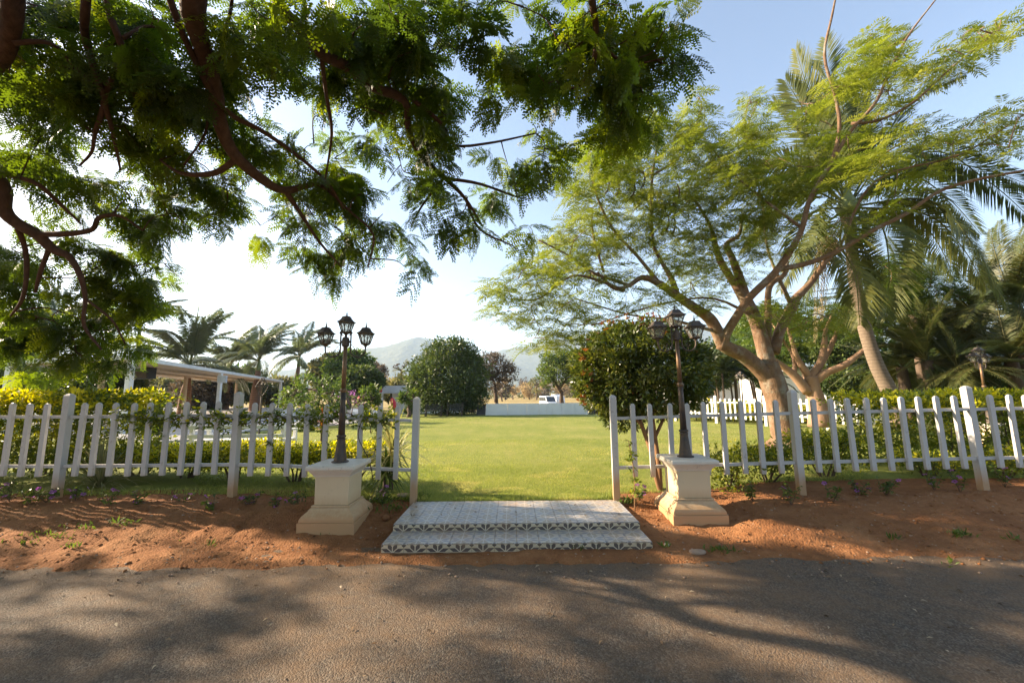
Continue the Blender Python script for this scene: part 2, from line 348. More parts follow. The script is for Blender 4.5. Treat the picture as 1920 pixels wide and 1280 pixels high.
def thing(name, label, cat, loc, group=None):
    o = bpy.data.objects.new(name, None); COL.objects.link(o)
    o.empty_display_size = 0.1
    o.location = Vector([float(x) for x in loc]); ORG[o.name] = np.array([float(x) for x in loc])
    return tag(o, label, cat, group)
def link(name, me, parent=None, loc=None):
    o = bpy.data.objects.new(name, me); COL.objects.link(o)
    if parent is not None: o.parent = parent
    if loc is not None: o.location = Vector([float(x) for x in loc])
    return o
def part(name, V, Fc, m, parent=None, smooth=False, tone=None):
    """V in world coordinates; the part keeps the origin of its thing"""
    V = np.asarray(V, float).reshape(-1, 3)
    og = ORG[parent.name] if parent is not None else np.zeros(3)
    o = link(name, mesh(name, V - og, Fc, m, tone, smooth), parent)
    ORG[o.name] = og; return o
def structure(name, V, Fc, m, smooth=False):
    o = part(name, V, Fc, m, None, smooth); o['kind'] = 'structure'; return o
def single(name, V, Fc, m, label, cat, loc, group=None, smooth=False, tone=None, kind=None):
    """a thing that is one mesh"""
    V = np.asarray(V, float).reshape(-1, 3) - np.asarray(loc, float)
    o = link(name, mesh(name, V, Fc, m, tone, smooth), None, loc); ORG[o.name] = np.asarray(loc, float)
    return tag(o, label, cat, group, kind)
def copy_tree(o, parent=None, loc=None, rotz=None, scale=None):
    c = o.copy(); COL.objects.link(c); c.parent = parent
    if loc is not None: c.location = Vector([float(x) for x in loc])
    if rotz is not None: c.rotation_euler = (0, 0, rotz)
    if scale is not None: c.scale = (scale, scale, scale)
    for ch in list(o.children): copy_tree(ch, c)
    return c

class B:
    """collects boxes, tubes, turned and swept shapes into one mesh"""
    def __init__(s): s.v = []; s.f = []; s.n = 0
    def add(s, V, Fc):
        V = np.asarray(V, float).reshape(-1, 3); s.v.append(V)
        s.f += [[int(i) + s.n for i in f] for f in Fc]; s.n += len(V); return s
    def box(s, x0, x1, y0, y1, z0, z1):
        return s.add([(x0, y0, z0), (x1, y0, z0), (x1, y1, z0), (x0, y1, z0), (x0, y0, z1), (x1, y0, z1), (x1, y1, z1), (x0, y1, z1)],
                     [(0, 3, 2, 1), (4, 5, 6, 7), (0, 1, 5, 4), (1, 2, 6, 5), (2, 3, 7, 6), (3, 0, 4, 7)])
    def beam(s, a, b, w, h, up=(0, 0, 1)):
        a = np.asarray(a, float); b = np.asarray(b, float); d = b - a; d /= np.linalg.norm(d)
        sd = np.cross(d, up); sd /= np.linalg.norm(sd); u = np.cross(sd, d)
        q = [p + sd * i * w / 2 + u * j * h / 2 for p in (a, b) for i, j in ((-1, -1), (1, -1), (1, 1), (-1, 1))]
        return s.add(q, [(0, 1, 2, 3), (7, 6, 5, 4), (0, 4, 5, 1), (1, 5, 6, 2), (2, 6, 7, 3), (3, 7, 4, 0)])
    def rings(s, c, prof, n=4, rot=None):
        """prof: (half width, z) rings of n sides about the vertical through c; closed at both ends"""
        rot = math.pi / n if rot is None else rot
        k = 1 / math.cos(math.pi / n)
        V = []
        for r, z in prof:
            for i in range(n):
                a = rot + 2 * math.pi * i / n; V.append((c[0] + r * k * math.cos(a), c[1] + r * k * math.sin(a), c[2] + z))
        Fc = [tuple(reversed(range(n)))]
        for j in range(len(prof) - 1):
            for i in range(n): Fc.append((j * n + i, j * n + (i + 1) % n, (j + 1) * n + (i + 1) % n, (j + 1) * n + i))
        Fc.append(tuple((len(prof) - 1) * n + i for i in range(n)))
        return s.add(V, Fc)
    def tube(s, P, r, n=6):
        V, Fc = tube(P, r, n); return s.add(V, Fc)
    def out(s): return np.concatenate(s.v) if s.v else np.zeros((0, 3)), s.f

def catmull(P, sub=4):
    P = np.asarray(P, float)
    if len(P) < 3: return P
    Q = np.vstack([2 * P[0] - P[1], P, 2 * P[-1] - P[-2]]); out = []
    for i in range(1, len(Q) - 2):
        a, b, c, d = Q[i - 1], Q[i], Q[i + 1], Q[i + 2]
        for t in np.arange(sub) / sub:
            out.append(0.5 * (2 * b + (c - a) * t + (2 * a - 5 * b + 4 * c - d) * t * t + (3 * b - a - 3 * c + d) * t ** 3))
    out.append(P[-1]); return np.array(out)
def tube(P, r, n=6):
    P = np.asarray(P, float); r = np.broadcast_to(np.asarray(r, float), (len(P),))
    T = np.gradient(P, axis=0); T /= np.linalg.norm(T, axis=1)[:, None] + 1e-9
    ref = np.array([0.0, 0, 1]) if abs(T[0][2]) < 0.9 else np.array([1.0, 0, 0])
    a = np.cross(T[0], ref); a /= np.linalg.norm(a)
    V = []; ang = np.arange(n) * 2 * math.pi / n
    for i in range(len(P)):
        a = a - T[i] * (a @ T[i]); a /= np.linalg.norm(a) + 1e-9; b = np.cross(T[i], a)
        V.append(P[i] + r[i] * (np.cos(ang)[:, None] * a + np.sin(ang)[:, None] * b))
    V = np.concatenate(V); Fc = []
    for j in range(len(P) - 1):
        for i in range(n): Fc.append((j * n + i, j * n + (i + 1) % n, (j + 1) * n + (i + 1) % n, (j + 1) * n + i))
    Fc.append(tuple(reversed(range(n)))); Fc.append(tuple((len(P) - 1) * n + i for i in range(n)))
    return V, Fc
def limb(pts, sub=4, thin=0.88):
    """(x, y, depth, width in px) along a limb of the photo -> world polyline and radii"""
    Q = np.array([np.append(W(x, y, Y), w * thin / 2 * PXM(x, y, Y)) for x, y, Y, w in pts])
    Q = catmull(Q, sub); return Q[:, :3], np.maximum(Q[:, 3], 0.003)
def frames(D, N):
    D = D / (np.linalg.norm(D, axis=1)[:, None] + 1e-9)
    N = N - D * np.sum(N * D, axis=1)[:, None]; N = N / (np.linalg.norm(N, axis=1)[:, None] + 1e-9)
    return np.stack([D, np.cross(N, D), N], axis=2)      # columns: along, across, normal
def scatter(TV, TF, P, Rm, sc, tone):
    n, k = len(P), len(TV)
    V = np.einsum('nij,kj->nki', Rm, TV) * np.asarray(sc).reshape(-1, 1, 1) + P[:, None, :]
    Fc = (TF[None] + (np.arange(n) * k)[:, None, None]).reshape(-1, TF.shape[1])
    return V.reshape(-1, 3), Fc, np.repeat(tone, k)
def cat(parts):
    V = []; Fc = []; T = []; n = 0
    for v, f, t in parts:
        V.append(v); Fc.append(f + n); T.append(t); n += len(v)
    return np.concatenate(V), np.concatenate(Fc), np.concatenate(T)
def unit(n, rng=RNG):
    v = rng.normal(size=(n, 3)); return v / np.linalg.norm(v, axis=1)[:, None]

# leaf shapes: along +X, face up +Z
def blade(l=1.0, w=0.45, fold=0.12):
    return np.array([(0, 0, 0), (0.45 * l, -w * l / 2, fold * l * 0.5), (l, 0, -fold * l * 0.4), (0.45 * l, w * l / 2, fold * l * 0.5)]), np.array([(0, 1, 2, 3)])
def compound(rng, L=0.34, pairs=4, pin=0.195, lp=7, ll=0.052, lw=0.028, droop=0.5):
    V = []; Fc = []
    def quad(a, d, n, l, w):
        d = d / np.linalg.norm(d); s = np.cross(n, d); s /= np.linalg.norm(s)
        k = len(V)
        V.extend([a - s * w * 0.3, a + d * l * 0.75 - s * w / 2, a + d * l + s * w * 0.1, a + d * l * 0.45 + s * w / 2]); Fc.append((k, k + 1, k + 2, k + 3))
    up = np.array([0, 0, 1.0])
    def rach(t): return np.array([L * t, 0, -droop * L * t * t * 0.6])
    quad(rach(0), rach(1) - rach(0), up, L, 0.007)
    for i in range(pairs):
        t = 0.32 + 0.68 * i / (pairs - 1)
        for s in (-1, 1):
            a = rach(t); spread = rad(62 - 26 * i / (pairs - 1)) + rng.normal() * 0.07
            d = np.array([math.cos(spread), s * math.sin(spread), -0.18 - 0.25 * droop]); d /= np.linalg.norm(d)
            pl = pin * (0.7 + 0.45 * math.sin(math.pi * (0.25 + 0.6 * i / pairs))) * rng.uniform(0.9, 1.1)
            tw = up + np.array([0, s * rng.uniform(-0.3, 0.3), 0]); nn = tw - d * (tw @ d); nn /= np.linalg.norm(nn); sd = np.cross(nn, d)
            quad(a, d + np.array([0, 0, -0.1]), nn, pl, 0.026)
            for j in range(lp):
                q = a + d * pl * (j + 0.6) / lp + np.array([0, 0, -0.25 * pl * ((j + 0.6) / lp) ** 2 * (0.5 + droop)])
                for e in (-1, 1):
                    dd = d * 0.5 + sd * e * 0.86; quad(q, dd + nn * rng.uniform(-0.25, 0.1), nn, ll * (0.85 + 0.3 * j / lp), lw)
            quad(a + d * pl + np.array([0, 0, -0.25 * pl * (0.5 + droop)]), d, nn, ll, lw)
    return np.array(V), np.array(Fc)
def feather(rng, L=0.36, pairs=9, pin=0.085, w=0.02, droop=0.35, spread=65):
    """bipinnate leaf seen from afar: every pinna one slim blade"""
    V = []; Fc = []
    def quad(a, d, l, ww, n=np.array([0, 0, 1.0])):
        d = d / np.linalg.norm(d); s = np.cross(n, d); s /= np.linalg.norm(s); k = len(V)
        V.extend([a, a + d * l * 0.45 - s * ww / 2, a + d * l, a + d * l * 0.45 + s * ww / 2]); Fc.append((k, k + 1, k + 2, k + 3))
    rach = lambda t: np.array([L * t, 0, -droop * L * t * t])
    quad(rach(0), rach(1) - rach(0), L, 0.007)
    for i in range(pairs):
        t = 0.16 + 0.84 * i / (pairs - 1); pl = pin * math.sin(math.pi * (0.22 + 0.62 * i / pairs)) * rng.uniform(0.9, 1.1)
        for s in (-1, 1):
            a = rad(spread - 22 * i / pairs) + rng.normal() * 0.08
            quad(rach(t), np.array([math.cos(a), s * math.sin(a), -0.15 + rng.normal() * 0.12]), pl, w)
    return np.array(V), np.array(Fc)
LEAF, LEAFF = blade()
SLIM, SLIMF = blade(1, 0.24, 0.1)
_r = np.random.default_rng(3)
RAIN = [compound(_r, droop=d) for d in (0.25, 0.5, 0.8, 1.0)]
RAINSMALL = [feather(_r, 0.30, 6, 0.16, 0.05, d, 55) for d in (0.3, 0.6)]
GULL = [feather(_r, 0.42, 10, 0.13, 0.026, d) for d in (0.15, 0.3, 0.5)]

def rosettes(P, temps, k=4, elev=(-35, 15), scale=(0.8, 1.15), rng=RNG, flat=0.35, tone_of=None, az0=None):
    """k leaves round every twig end"""
    n = len(P); parts = []
    PP = np.repeat(P, k, axis=0)
    az = (np.repeat(rng.uniform(0, 2 * math.pi, n), k) + np.tile(np.arange(k) * 2 * math.pi / k, n) + rng.normal(size=n * k) * 0.4) if az0 is None else az0 + rng.normal(size=n * k) * 1.0
    el = np.radians(rng.uniform(*elev, n * k))
    D = np.stack([np.cos(az) * np.cos(el), np.sin(az) * np.cos(el), np.sin(el)], 1)
    N = np.array([0, 0, 1.0]) + rng.normal(size=(n * k, 3)) * flat
    Rm = frames(D, N); sc = rng.uniform(*scale, n * k)
    tone = np.clip((np.repeat(rng.uniform(0.1, 0.8, n), k) if tone_of is None else np.repeat(tone_of, k)) + rng.normal(size=n * k) * 0.14, 0, 1)
    which = rng.integers(0, len(temps), n * k)
    for i, (tv, tf) in enumerate(temps):
        q = which == i
        if q.any(): parts.append(scatter(tv, tf, PP[q], Rm[q], sc[q], tone[q]))
    return cat(parts)

def grow(nodes, targets, r=(0.012, 0.005), sag=0.06, rng=RNG, maxd=None):
    """twigs from the nearest part of the skeleton out to every foliage clump"""
    b = B(); nodes = np.asarray(nodes, float)
    d0 = np.min(np.linalg.norm(targets[:, None] - nodes[None], axis=2), axis=1)
    for i in np.argsort(d0):
        t = targets[i]; d = np.linalg.norm(nodes - t, axis=1); j = np.argmin(d); a = nodes[j]; L = d[j]
        if L < 0.03: continue
        m = (a + t) / 2 + rng.normal(size=3) * L * 0.10 + np.array([0, 0, sag * L])
        Q = catmull(np.array([a, m, t]), 3)
        b.tube(Q, np.linspace(r[0], r[1], len(Q)) * min(1.6, 0.6 + L), 4)
        nodes = np.vstack([nodes, Q[1:]])
    return b.out()

def crown_leaves(ells, n, ll, shape=(LEAF, LEAFF), rng=RNG, clump=0.22, shell=0.55, per=26, up=0.5, droop=0.0):
    """leaves in clumps through the volume of a few ellipsoids (centre, radii)"""
    vol = np.array([e[1][0] * e[1][1] * e[1][2] for e in ells]) ** 0.7; vol /= vol.sum()
    P = []; O = []; T = []
    for e, w in zip(ells, vol):
        k = max(1, int(n * w / per)); u = unit(k, rng)
        rr = rng.uniform(shell, 1, k) ** 0.8
        cc = np.array(e[0]) + u * np.array(e[1]) * rr[:, None]
        tn = rng.uniform(0.1, 0.9, k); cs = clump * rng.uniform(0.6, 1.3, k) * np.mean(e[1])
        for c, uu, t, s in zip(cc, u, tn, cs):
            q = unit(per, rng) * (rng.uniform(0, 1, per) ** 0.4)[:, None] * np.array([s, s, s * 0.75])
            P.append(c + q); O.append(np.tile(uu, (per, 1)) * 0.6 + q / s); T.append(np.full(per, t))
    P = np.concatenate(P); O = np.concatenate(O); T = np.concatenate(T); k = len(P)
    D = O + rng.normal(size=(k, 3)) * 0.6 + np.array([0, 0, -droop]); N = np.array([0, 0, up]) + O * 0.5 + rng.normal(size=(k, 3)) * 0.5
    return scatter(shape[0], shape[1], P, frames(D, N), ll * rng.uniform(0.7, 1.3, k), np.clip(T + rng.normal(size=k) * 0.16, 0, 1))

def frond_mesh(P, pairs, ll, lw, hang=0.5, rng=RNG, r=0.02, sweep=0.55, tone0=0.5, updir=None):
    """a feather palm leaf along the polyline P (its base first); leaflets left and right, hanging by their weight"""
    P = catmull(np.asarray(P, float), 6); n = len(P)
    seg = np.concatenate([[0], np.cumsum(np.linalg.norm(np.diff(P, axis=0), axis=1))]); L = seg[-1]
    T = np.gradient(P, axis=0); T /= np.linalg.norm(T, axis=1)[:, None]
    V, Fc = tube(P, np.linspace(r, r * 0.2, n), 4)
    rV, rF = V, np.array([f for f in Fc if len(f) == 4])
    ts = np.linspace(0.14, 0.99, pairs); A = np.stack([np.interp(ts * L, seg, P[:, i]) for i in range(3)], 1)
    TT = np.stack([np.interp(ts * L, seg, T[:, i]) for i in range(3)], 1)
    up = np.array([0, 0, 1.0]) if updir is None else np.asarray(updir, float)
    sd = np.cross(TT, up); sd /= np.linalg.norm(sd, axis=1)[:, None] + 1e-6
    vs_, fs_, tn = [], [], []
    k0 = 0
    for s in (-1, 1):
        le = ll * np.sin(np.pi * np.clip(0.18 + 0.78 * ts, 0, 1)) ** 0.7 * rng.uniform(0.85, 1.1, pairs)
        d = sd * s + TT * (sweep + 0.9 * ts[:, None] ** 2) + up * (0.25 - 0.2 * ts[:, None]) + rng.normal(size=(pairs, 3)) * 0.07
        d /= np.linalg.norm(d, axis=1)[:, None]
        d2 = d + np.array([0, 0, -1.0]) * hang * (0.7 + 0.6 * rng.uniform(size=(pairs, 1))); d2 /= np.linalg.norm(d2, axis=1)[:, None]
        wv = TT * lw / 2
        m_ = A + d * (le * 0.45)[:, None]; e_ = m_ + d2 * (le * 0.55)[:, None]
        q = np.stack([A, m_ - wv, e_, m_ + wv], 1).reshape(-1, 3)
        vs_.append(q); fs_.append(np.arange(pairs * 4).reshape(-1, 4) + k0); k0 += pairs * 4
        tn.append(np.repeat(np.clip(tone0 + rng.normal(size=pairs) * 0.12, 0, 1), 4))
    V = np.concatenate([rV] + vs_); Fq = np.concatenate([rF] + [f + len(rV) for f in fs_])
    return V, Fq, np.concatenate([np.full(len(rV), min(1, tone0 + 0.25))] + tn)

# ------------------------------------------------------------------ ground, road, lawn, hills
YF = 5.30                                    # the picket fence stands on this line
POSTS_L = [(105, 935), (435, 932), (775, 942)]; POSTS_R = [(1156, 938), (1503, 928), (1845, 920)]
_pb = [W(x, y, YF) for x, y in POSTS_L + POSTS_R]
_gx = np.array([p[0] for p in _pb]); _gz = np.array([p[2] for p in _pb])
LZ = 0.17
def sstep(t): t = np.clip(t, 0, 1); return t * t * (3 - 2 * t)
def gz(x): return np.interp(x, _gx, _gz)
def lawn_front(x):
    x = np.asarray(x, float)
    return np.where(np.abs(x - 0.03) < 1.34, 5.302, np.where(x < 0, 5.45, 5.62 + 0.45 * sstep((x - 2.2) / 1.5))) + np.where(np.abs(x - 0.03) < 1.34, 0, 0.16 * (fbm(x * 2.2, x * 0 + 3, 5) - 0.5))
def terrain(x, y):
    x = np.asarray(x, float); y = np.asarray(y, float)
    b = gz(x); up = b + (LZ - b) * sstep((y - 5.6) / 6)
    ye = 3.80 + 0.30 * (fbm(x * 0.8, x * 0 + 1, 11) - 0.5) + 0.16 * (fbm(x * 4, x * 0, 12) - 0.5) - 0.05 * (x < -3)
    lf_ = sstep((0.2 - x) / 0.6); s = sstep((y - ye - 0.50 * lf_) / (1.42 - 0.45 * lf_)) * (1 - 0.04 * lf_) + 0.04 * lf_ * sstep((y - ye) / 1.0); lo = -0.032 + 0.012 * (fbm(x * 3, y * 3, 4) - 0.5)
    rough = (fbm(x * 2.1, y * 3.2, 21) - 0.5) * 0.045 + (fbm(x * 10, y * 15, 22, 3) - 0.5) * 0.038
    w = sstep((y - ye + 0.25) / 0.5) * (1 - sstep((y - 5.35) / 0.5))
    near = sstep((1.75 - np.abs(x - 0.03)) / 0.4)       # lower beside the steps
    z = lo + (up - lo) * s + rough * w + 0.048 * sstep((y - ye + 0.12) / 0.32) * (1 - 0.8 * sstep((y - 4.3) / 0.8))
    z = z + near * 0.012 * sstep((y - 3.75) / 0.15) * (1 - sstep((y - 4.03) / 0.1)) - near * 0.05 * sstep((y - 4.05) / 0.35) * (1 - sstep((y - 5.2) / 0.3))
    for cx, cy, dd in ((-2.035, 4.83, 0.02), (2.10, 4.99, 0.085)):
        z = z - dd * np.exp(-(np.maximum(np.hypot(x - cx, y - cy + 0.1) - 0.35, 0) / 0.28) ** 2)
    return np.where(y > 5.7, up, z)
def grid(xs, ys, fz):
    X, Y = np.meshgrid(xs, ys); Z = fz(X, Y)
    V = np.stack([X, Y, Z], -1).reshape(-1, 3); nx = len(xs)
    i = (np.arange(len(ys) - 1)[:, None] * nx + np.arange(nx - 1)[None]).ravel()
    return V, np.stack([i, i + 1, i + nx + 1, i + nx], 1)

V, Fc = grid(np.linspace(-5100, 5100, 18), np.linspace(-380, 4050, 14), lambda x, y: x * 0 - 0.06)
structure("field", V, Fc, M['field'])
V, Fc = grid(np.linspace(-60, 60, 61), np.linspace(-2.2, 4.25, 14), lambda x, y: 0.004 * np.sin(x * 0.7) + 0 * y)
structure("road", V, Fc, M['road'])
V, Fc = grid(np.linspace(-60, 60, 121), np.linspace(-9, -1.9, 20), lambda x, y: sstep((-2.05 - y) / 0.6) * 0.12 - 0.03 + 0.05 * fbm(x, y, 9))
structure("far_verge", V, Fc, M['dirt'])
xs = np.concatenate([np.linspace(-60, -9, 40), np.arange(-8.9, 9.4, 0.026), np.linspace(9.5, 60, 40)])
V, Fc = grid(xs, np.concatenate([np.arange(3.45, 5.9, 0.03), np.linspace(5.95, 6.6, 8)]), terrain)
V[:, 2] -= np.where(V[:, 1] > 5.7, 0.012, 0) + np.where((np.abs(V[:, 0] - 0.03) < 1.3) & (V[:, 1] > 4.15), 0.12, 0)
structure("dirt_verge", V, Fc, M['dirt'], True)
xs = np.concatenate([np.linspace(-46, -9, 40), np.arange(-8.8, 9.4, 0.11), np.linspace(9.6, 46, 40)])
tt = np.concatenate([np.linspace(0, 0.12, 26), np.linspace(0.13, 1, 50)])
X = np.repeat(xs[None], len(tt), 0); Y0 = lawn_front(xs)[None]; Yl = Y0 + tt[:, None] * (29.0 - Y0)
Z = terrain(X, np.maximum(Yl, 5.75)) + 0.008 + 0.02 * (fbm(X * 0.9, Yl * 0.9, 31) - 0.5) * sstep((Yl - 5.4) / 1)
Z = np.where(tt[:, None] == 0, Z - 0.05, Z)
nx = len(xs); i = (np.arange(len(tt) - 1)[:, None] * nx + np.arange(nx - 1)[None]).ravel()
structure("lawn", np.stack([X, Yl, Z], -1).reshape(-1, 3), np.stack([i, i + 1, i + nx + 1, i + nx], 1), M['lawn'], True)

# hills: one ridge behind the other, each a slope with a rounded back
def ridge(name, prof, D, depth, seed):
    px = np.array([p[0] for p in prof], float); py = np.array([p[1] for p in prof], float)
    n = 260; xs = np.linspace(px[0], px[-1], n); ys = np.interp(xs, px, py) + (fbm(xs * 0.06, xs * 0, seed) - 0.5) * 7
    top = np.array([W(a, b, D) for a, b in zip(xs, ys)]); rows = []
    for t in np.linspace(-1, 1, 25):
        k = math.cos(t * math.pi / 2) ** 1.25
        q = top.copy(); q[:, 1] = D + t * depth; q[:, 2] = -0.5 + (top[:, 2] + 0.5) * k
        q[:, 2] += (fbm(q[:, 0] * 0.0035, q[:, 1] * 0.0035, seed + 3) - 0.5) * 75 * k * (1 - k) * 2
        rows.append(q)
    V = np.concatenate(rows); i = (np.arange(24)[:, None] * n + np.arange(n - 1)[None]).ravel()
    structure(name, V, np.stack([i, i + 1, i + n + 1, i + n], 1), M['hill'], True)
ridge("hill", [(180, 735), (330, 722), (430, 708), (520, 698), (600, 690), (660, 672), (700, 657), (740, 647), (790, 634), (812, 637), (850, 655), (900, 668), (960, 684), (1050, 705), (1150, 728)], 2200, 700, 40)
ridge("hill", [(760, 728), (840, 690), (900, 668), (940, 658), (1000, 647), (1040, 640), (1100, 626), (1160, 612), (1240, 604), (1330, 616), (1420, 626), (1500, 622), (1600, 618), (1700, 614), (1760, 612), (1850, 618), (1990, 640), (2200, 690), (2400, 725)], 2700, 900, 50)

# ------------------------------------------------------------------ entrance steps of patterned tiles
steps = thing("entrance_steps", "low two tier entrance platform of patterned cement tiles at the gate gap", "steps", (0.03, 4.2, 0.1))
b = B(); b.box(-1.27, 1.33, 4.405, 5.295, -0.1, 0.162); b.box(-1.27, 1.33, 4.03, 4.40, -0.1, 0.097)
part("tread_core", *b.out(), M['grout'], steps)
TS = 0.2160
_hz = 0.006
def slab_mesh(name, w, d, h, m):
    bb = B(); c = 0.0015
    bb.rings((0, 0, 0), [(0.5, 0), (0.5, 1)], 4); V, Fc = bb.out()
    V = V * np.array([w, d, h]); return mesh(name, V, Fc, m)
tm = slab_mesh("tile", TS - 0.004, 0.2205 - 0.004, 0.009, M['tile_top'])
tm2 = slab_mesh("tile", TS - 0.004, 0.181, 0.009, M['tile_top'])
bb = B(); bb.box(-(TS - 0.004) / 2, (TS - 0.004) / 2, -0.008, 0, 0, 0.0655)
rm = mesh("riser_tile", *bb.out(), M['tile_riser'])
_st = np.random.default_rng(12)
for i in range(12):
    x = -1.27 + TS * (i + 0.5) + 0.004
    for j in range(4):
        link("tile", tm, steps, np.array([x, 4.412 + 0.2205 * (j + 0.5), 0.1615 + _st.uniform(-0.0006, 0.0006)]) - ORG[steps.name])
    for j in range(2):
        link("tile", tm2, steps, np.array([x, 4.034 + 0.184 * (j + 0.5), 0.0965 + _st.uniform(-0.0006, 0.0006)]) - ORG[steps.name])
    o = link("riser_tile", rm, steps, np.array([x, 4.4045, 0.0995]) - ORG[steps.name])
    o = link("riser_tile", rm, steps, np.array([x, 4.0295, 0.030]) - ORG[steps.name])

# ------------------------------------------------------------------ picket fences
def stick_mesh(name, w, d, h, cap, m):
    b = B(); b.add([(-w/2, -d/2, 0), (w/2, -d/2, 0), (w/2, d/2, 0), (-w/2, d/2, 0), (-w/2, -d/2, h - cap), (w/2, -d/2, h - cap), (w/2, d/2, h - cap), (-w/2, d/2, h - cap),
                    (-w*.3, -d*.3, h - cap*.25), (w*.3, -d*.3, h - cap*.25), (w*.3, d*.3, h - cap*.25), (-w*.3, d*.3, h - cap*.25), (-w*.1, -d*.1, h), (w*.1, -d*.1, h), (w*.1, d*.1, h), (-w*.1, d*.1, h)],
                   [(3, 2, 1, 0)] + [(a*4+i, a*4+(i+1) % 4, a*4+4+(i+1) % 4, a*4+4+i) for a in range(3) for i in range(4)] + [(12, 13, 14, 15)])
    return mesh(name, *b.out(), m)
PICK = stick_mesh("picket", 0.058, 0.036, 0.925, 0.028, M['white'])
POST = stick_mesh("post", 0.080, 0.080, 1.42, 0.03, M['white'])
_pf = np.random.default_rng(5)
def near_fence(posts, label, extra_l, extra_r):
    t = thing("picket_fence", label, "fence", (posts[1][0], YF, posts[1][2]), "white picket fences")
    og = ORG[t.name]
    xs = [p[0] for p in posts]; zs = [p[2] for p in posts]
    span = (xs[-1] - xs[0]) / (len(xs) - 1); PX = list(xs); PZ = list(zs)
    for k in range(extra_l): PX.insert(0, PX[0] - span); PZ.insert(0, PZ[0] + 0.02)
    for k in range(extra_r): PX.append(PX[-1] + span); PZ.append(PZ[-1] + 0.02)
    for x, z in zip(PX, PZ):
        o = link("post", POST, t, np.array([x, YF, z - 0.085]) - og); o.rotation_euler = (_pf.normal() * 0.008, _pf.normal() * 0.006, _pf.normal() * 0.05)
    for a in range(len(PX) - 1):
        for k in range(1, 10):
            u = k / 10; x = PX[a] + (PX[a + 1] - PX[a]) * u; z = PZ[a] + (PZ[a + 1] - PZ[a]) * u
            o = link("picket", PICK, t, np.array([x + _pf.normal() * 0.005, YF - 0.034, z + 0.285 + _pf.normal() * 0.004]) - og)
            o.rotation_euler = (_pf.normal() * 0.006, _pf.normal() * 0.008, _pf.normal() * 0.04)
        for h in (0.385, 1.01):
            bb = B(); bb.beam((PX[a] + 0.046, YF + 0.004, PZ[a] + h + 0.02), (PX[a + 1] - 0.046, YF + 0.004, PZ[a + 1] + h + 0.02), 0.034, 0.038)
            part("rail", *bb.out(), M['white'], t)
    return t
near_fence([tuple(p) for p in _pb[:3]], "white picket fence left of the gate gap, vine along its top rail", 2, 0)
near_fence([tuple(p) for p in _pb[3:]], "white picket fence right of the gate gap, in front of the big hedge", 0, 2)

# the white fence across the lawn, in front of golden bushes
fa, fb = WZ(1268, 789, LZ), WZ(1655, 812, LZ)
t = thing("picket_fence", "small distant white picket fence in front of golden bushes beyond the lawn", "fence", (fa + fb) / 2, "white picket fences")
pk = stick_mesh("picket", 0.07, 0.03, 0.85, 0.03, M['white_far']); po = stick_mesh("post", 0.10, 0.10, 1.25, 0.04, M['white_far'])
d = fb - fa; Lf = np.linalg.norm(d); nfp = int(Lf / 0.2)
for k in range(nfp + 1):
    p = fa + d * k / nfp; isp = k % 10 == 0
    link("post" if isp else "picket", po if isp else pk, t, p + np.array([0, -0.02 if not isp else 0.03, -0.05 if isp else 0.22]) - ORG[t.name]).rotation_euler = (0, 0, math.atan2(d[1], d[0]))
for h in (0.42, 0.9):
    bb = B(); bb.beam(fa + np.array([0, 0.02, h]), fb + np.array([0, 0.02, h]), 0.03, 0.05); part("rail", *bb.out(), M['white_far'], t)

# ------------------------------------------------------------------ pedestals and lamps
def make_pedestal(cx, cy, label):
    t = thing("pedestal", label, "pedestal", (cx, cy, 0.0), "cream pedestals")
    c = (cx, cy, 0.0)
    def p(name, prof, m):
        bb = B(); bb.rings(c, prof, 4); o = part(name, *bb.out(), m, t)
        md = o.modifiers.new("edge", 'BEVEL'); md.width = 0.005; md.segments = 2; md.limit_method = 'ANGLE'; md.angle_limit = rad(35)
    p("plinth", [(0.312, -0.08), (0.312, 0.150)], M['cream'])
    cur = [(0.300 - 0.087 * (0.5 - 0.5 * math.cos(math.pi * u)) ** 0.8 + 0.006 * math.sin(u * 9), 0.152 + 0.130 * math.sin(u * math.pi / 2) ** 0.9) for u in np.linspace(0, 1, 9)]
    p("base_moulding", [(0.302, 0.151)] + cur[1:] + [(0.208, 0.290)], M['cream'])
    p("fillet", [(0.214, 0.2905), (0.214, 0.306)], M['cream'])
    p("die", [(0.190, 0.3065), (0.192, 0.612)], M['cream'])
    p("cornice", [(0.206, 0.6125), (0.206, 0.624), (0.212, 0.632), (0.228, 0.655), (0.241, 0.672), (0.241, 0.684)], M['capstone'])
    p("cap_slab", [(0.262, 0.6845), (0.272, 0.700), (0.272, 0.728), (0.262, 0.742)], M['capstone'])
    return t
PL, PR = (-2.035, 4.83), (2.10, 4.99)
make_pedestal(*PL, "cream moulded pedestal left of the tiled steps carrying a lamp post, foot stained by soil")
ped_r = make_pedestal(*PR, "cream moulded pedestal right of the tiled steps, sunlit on its left face")

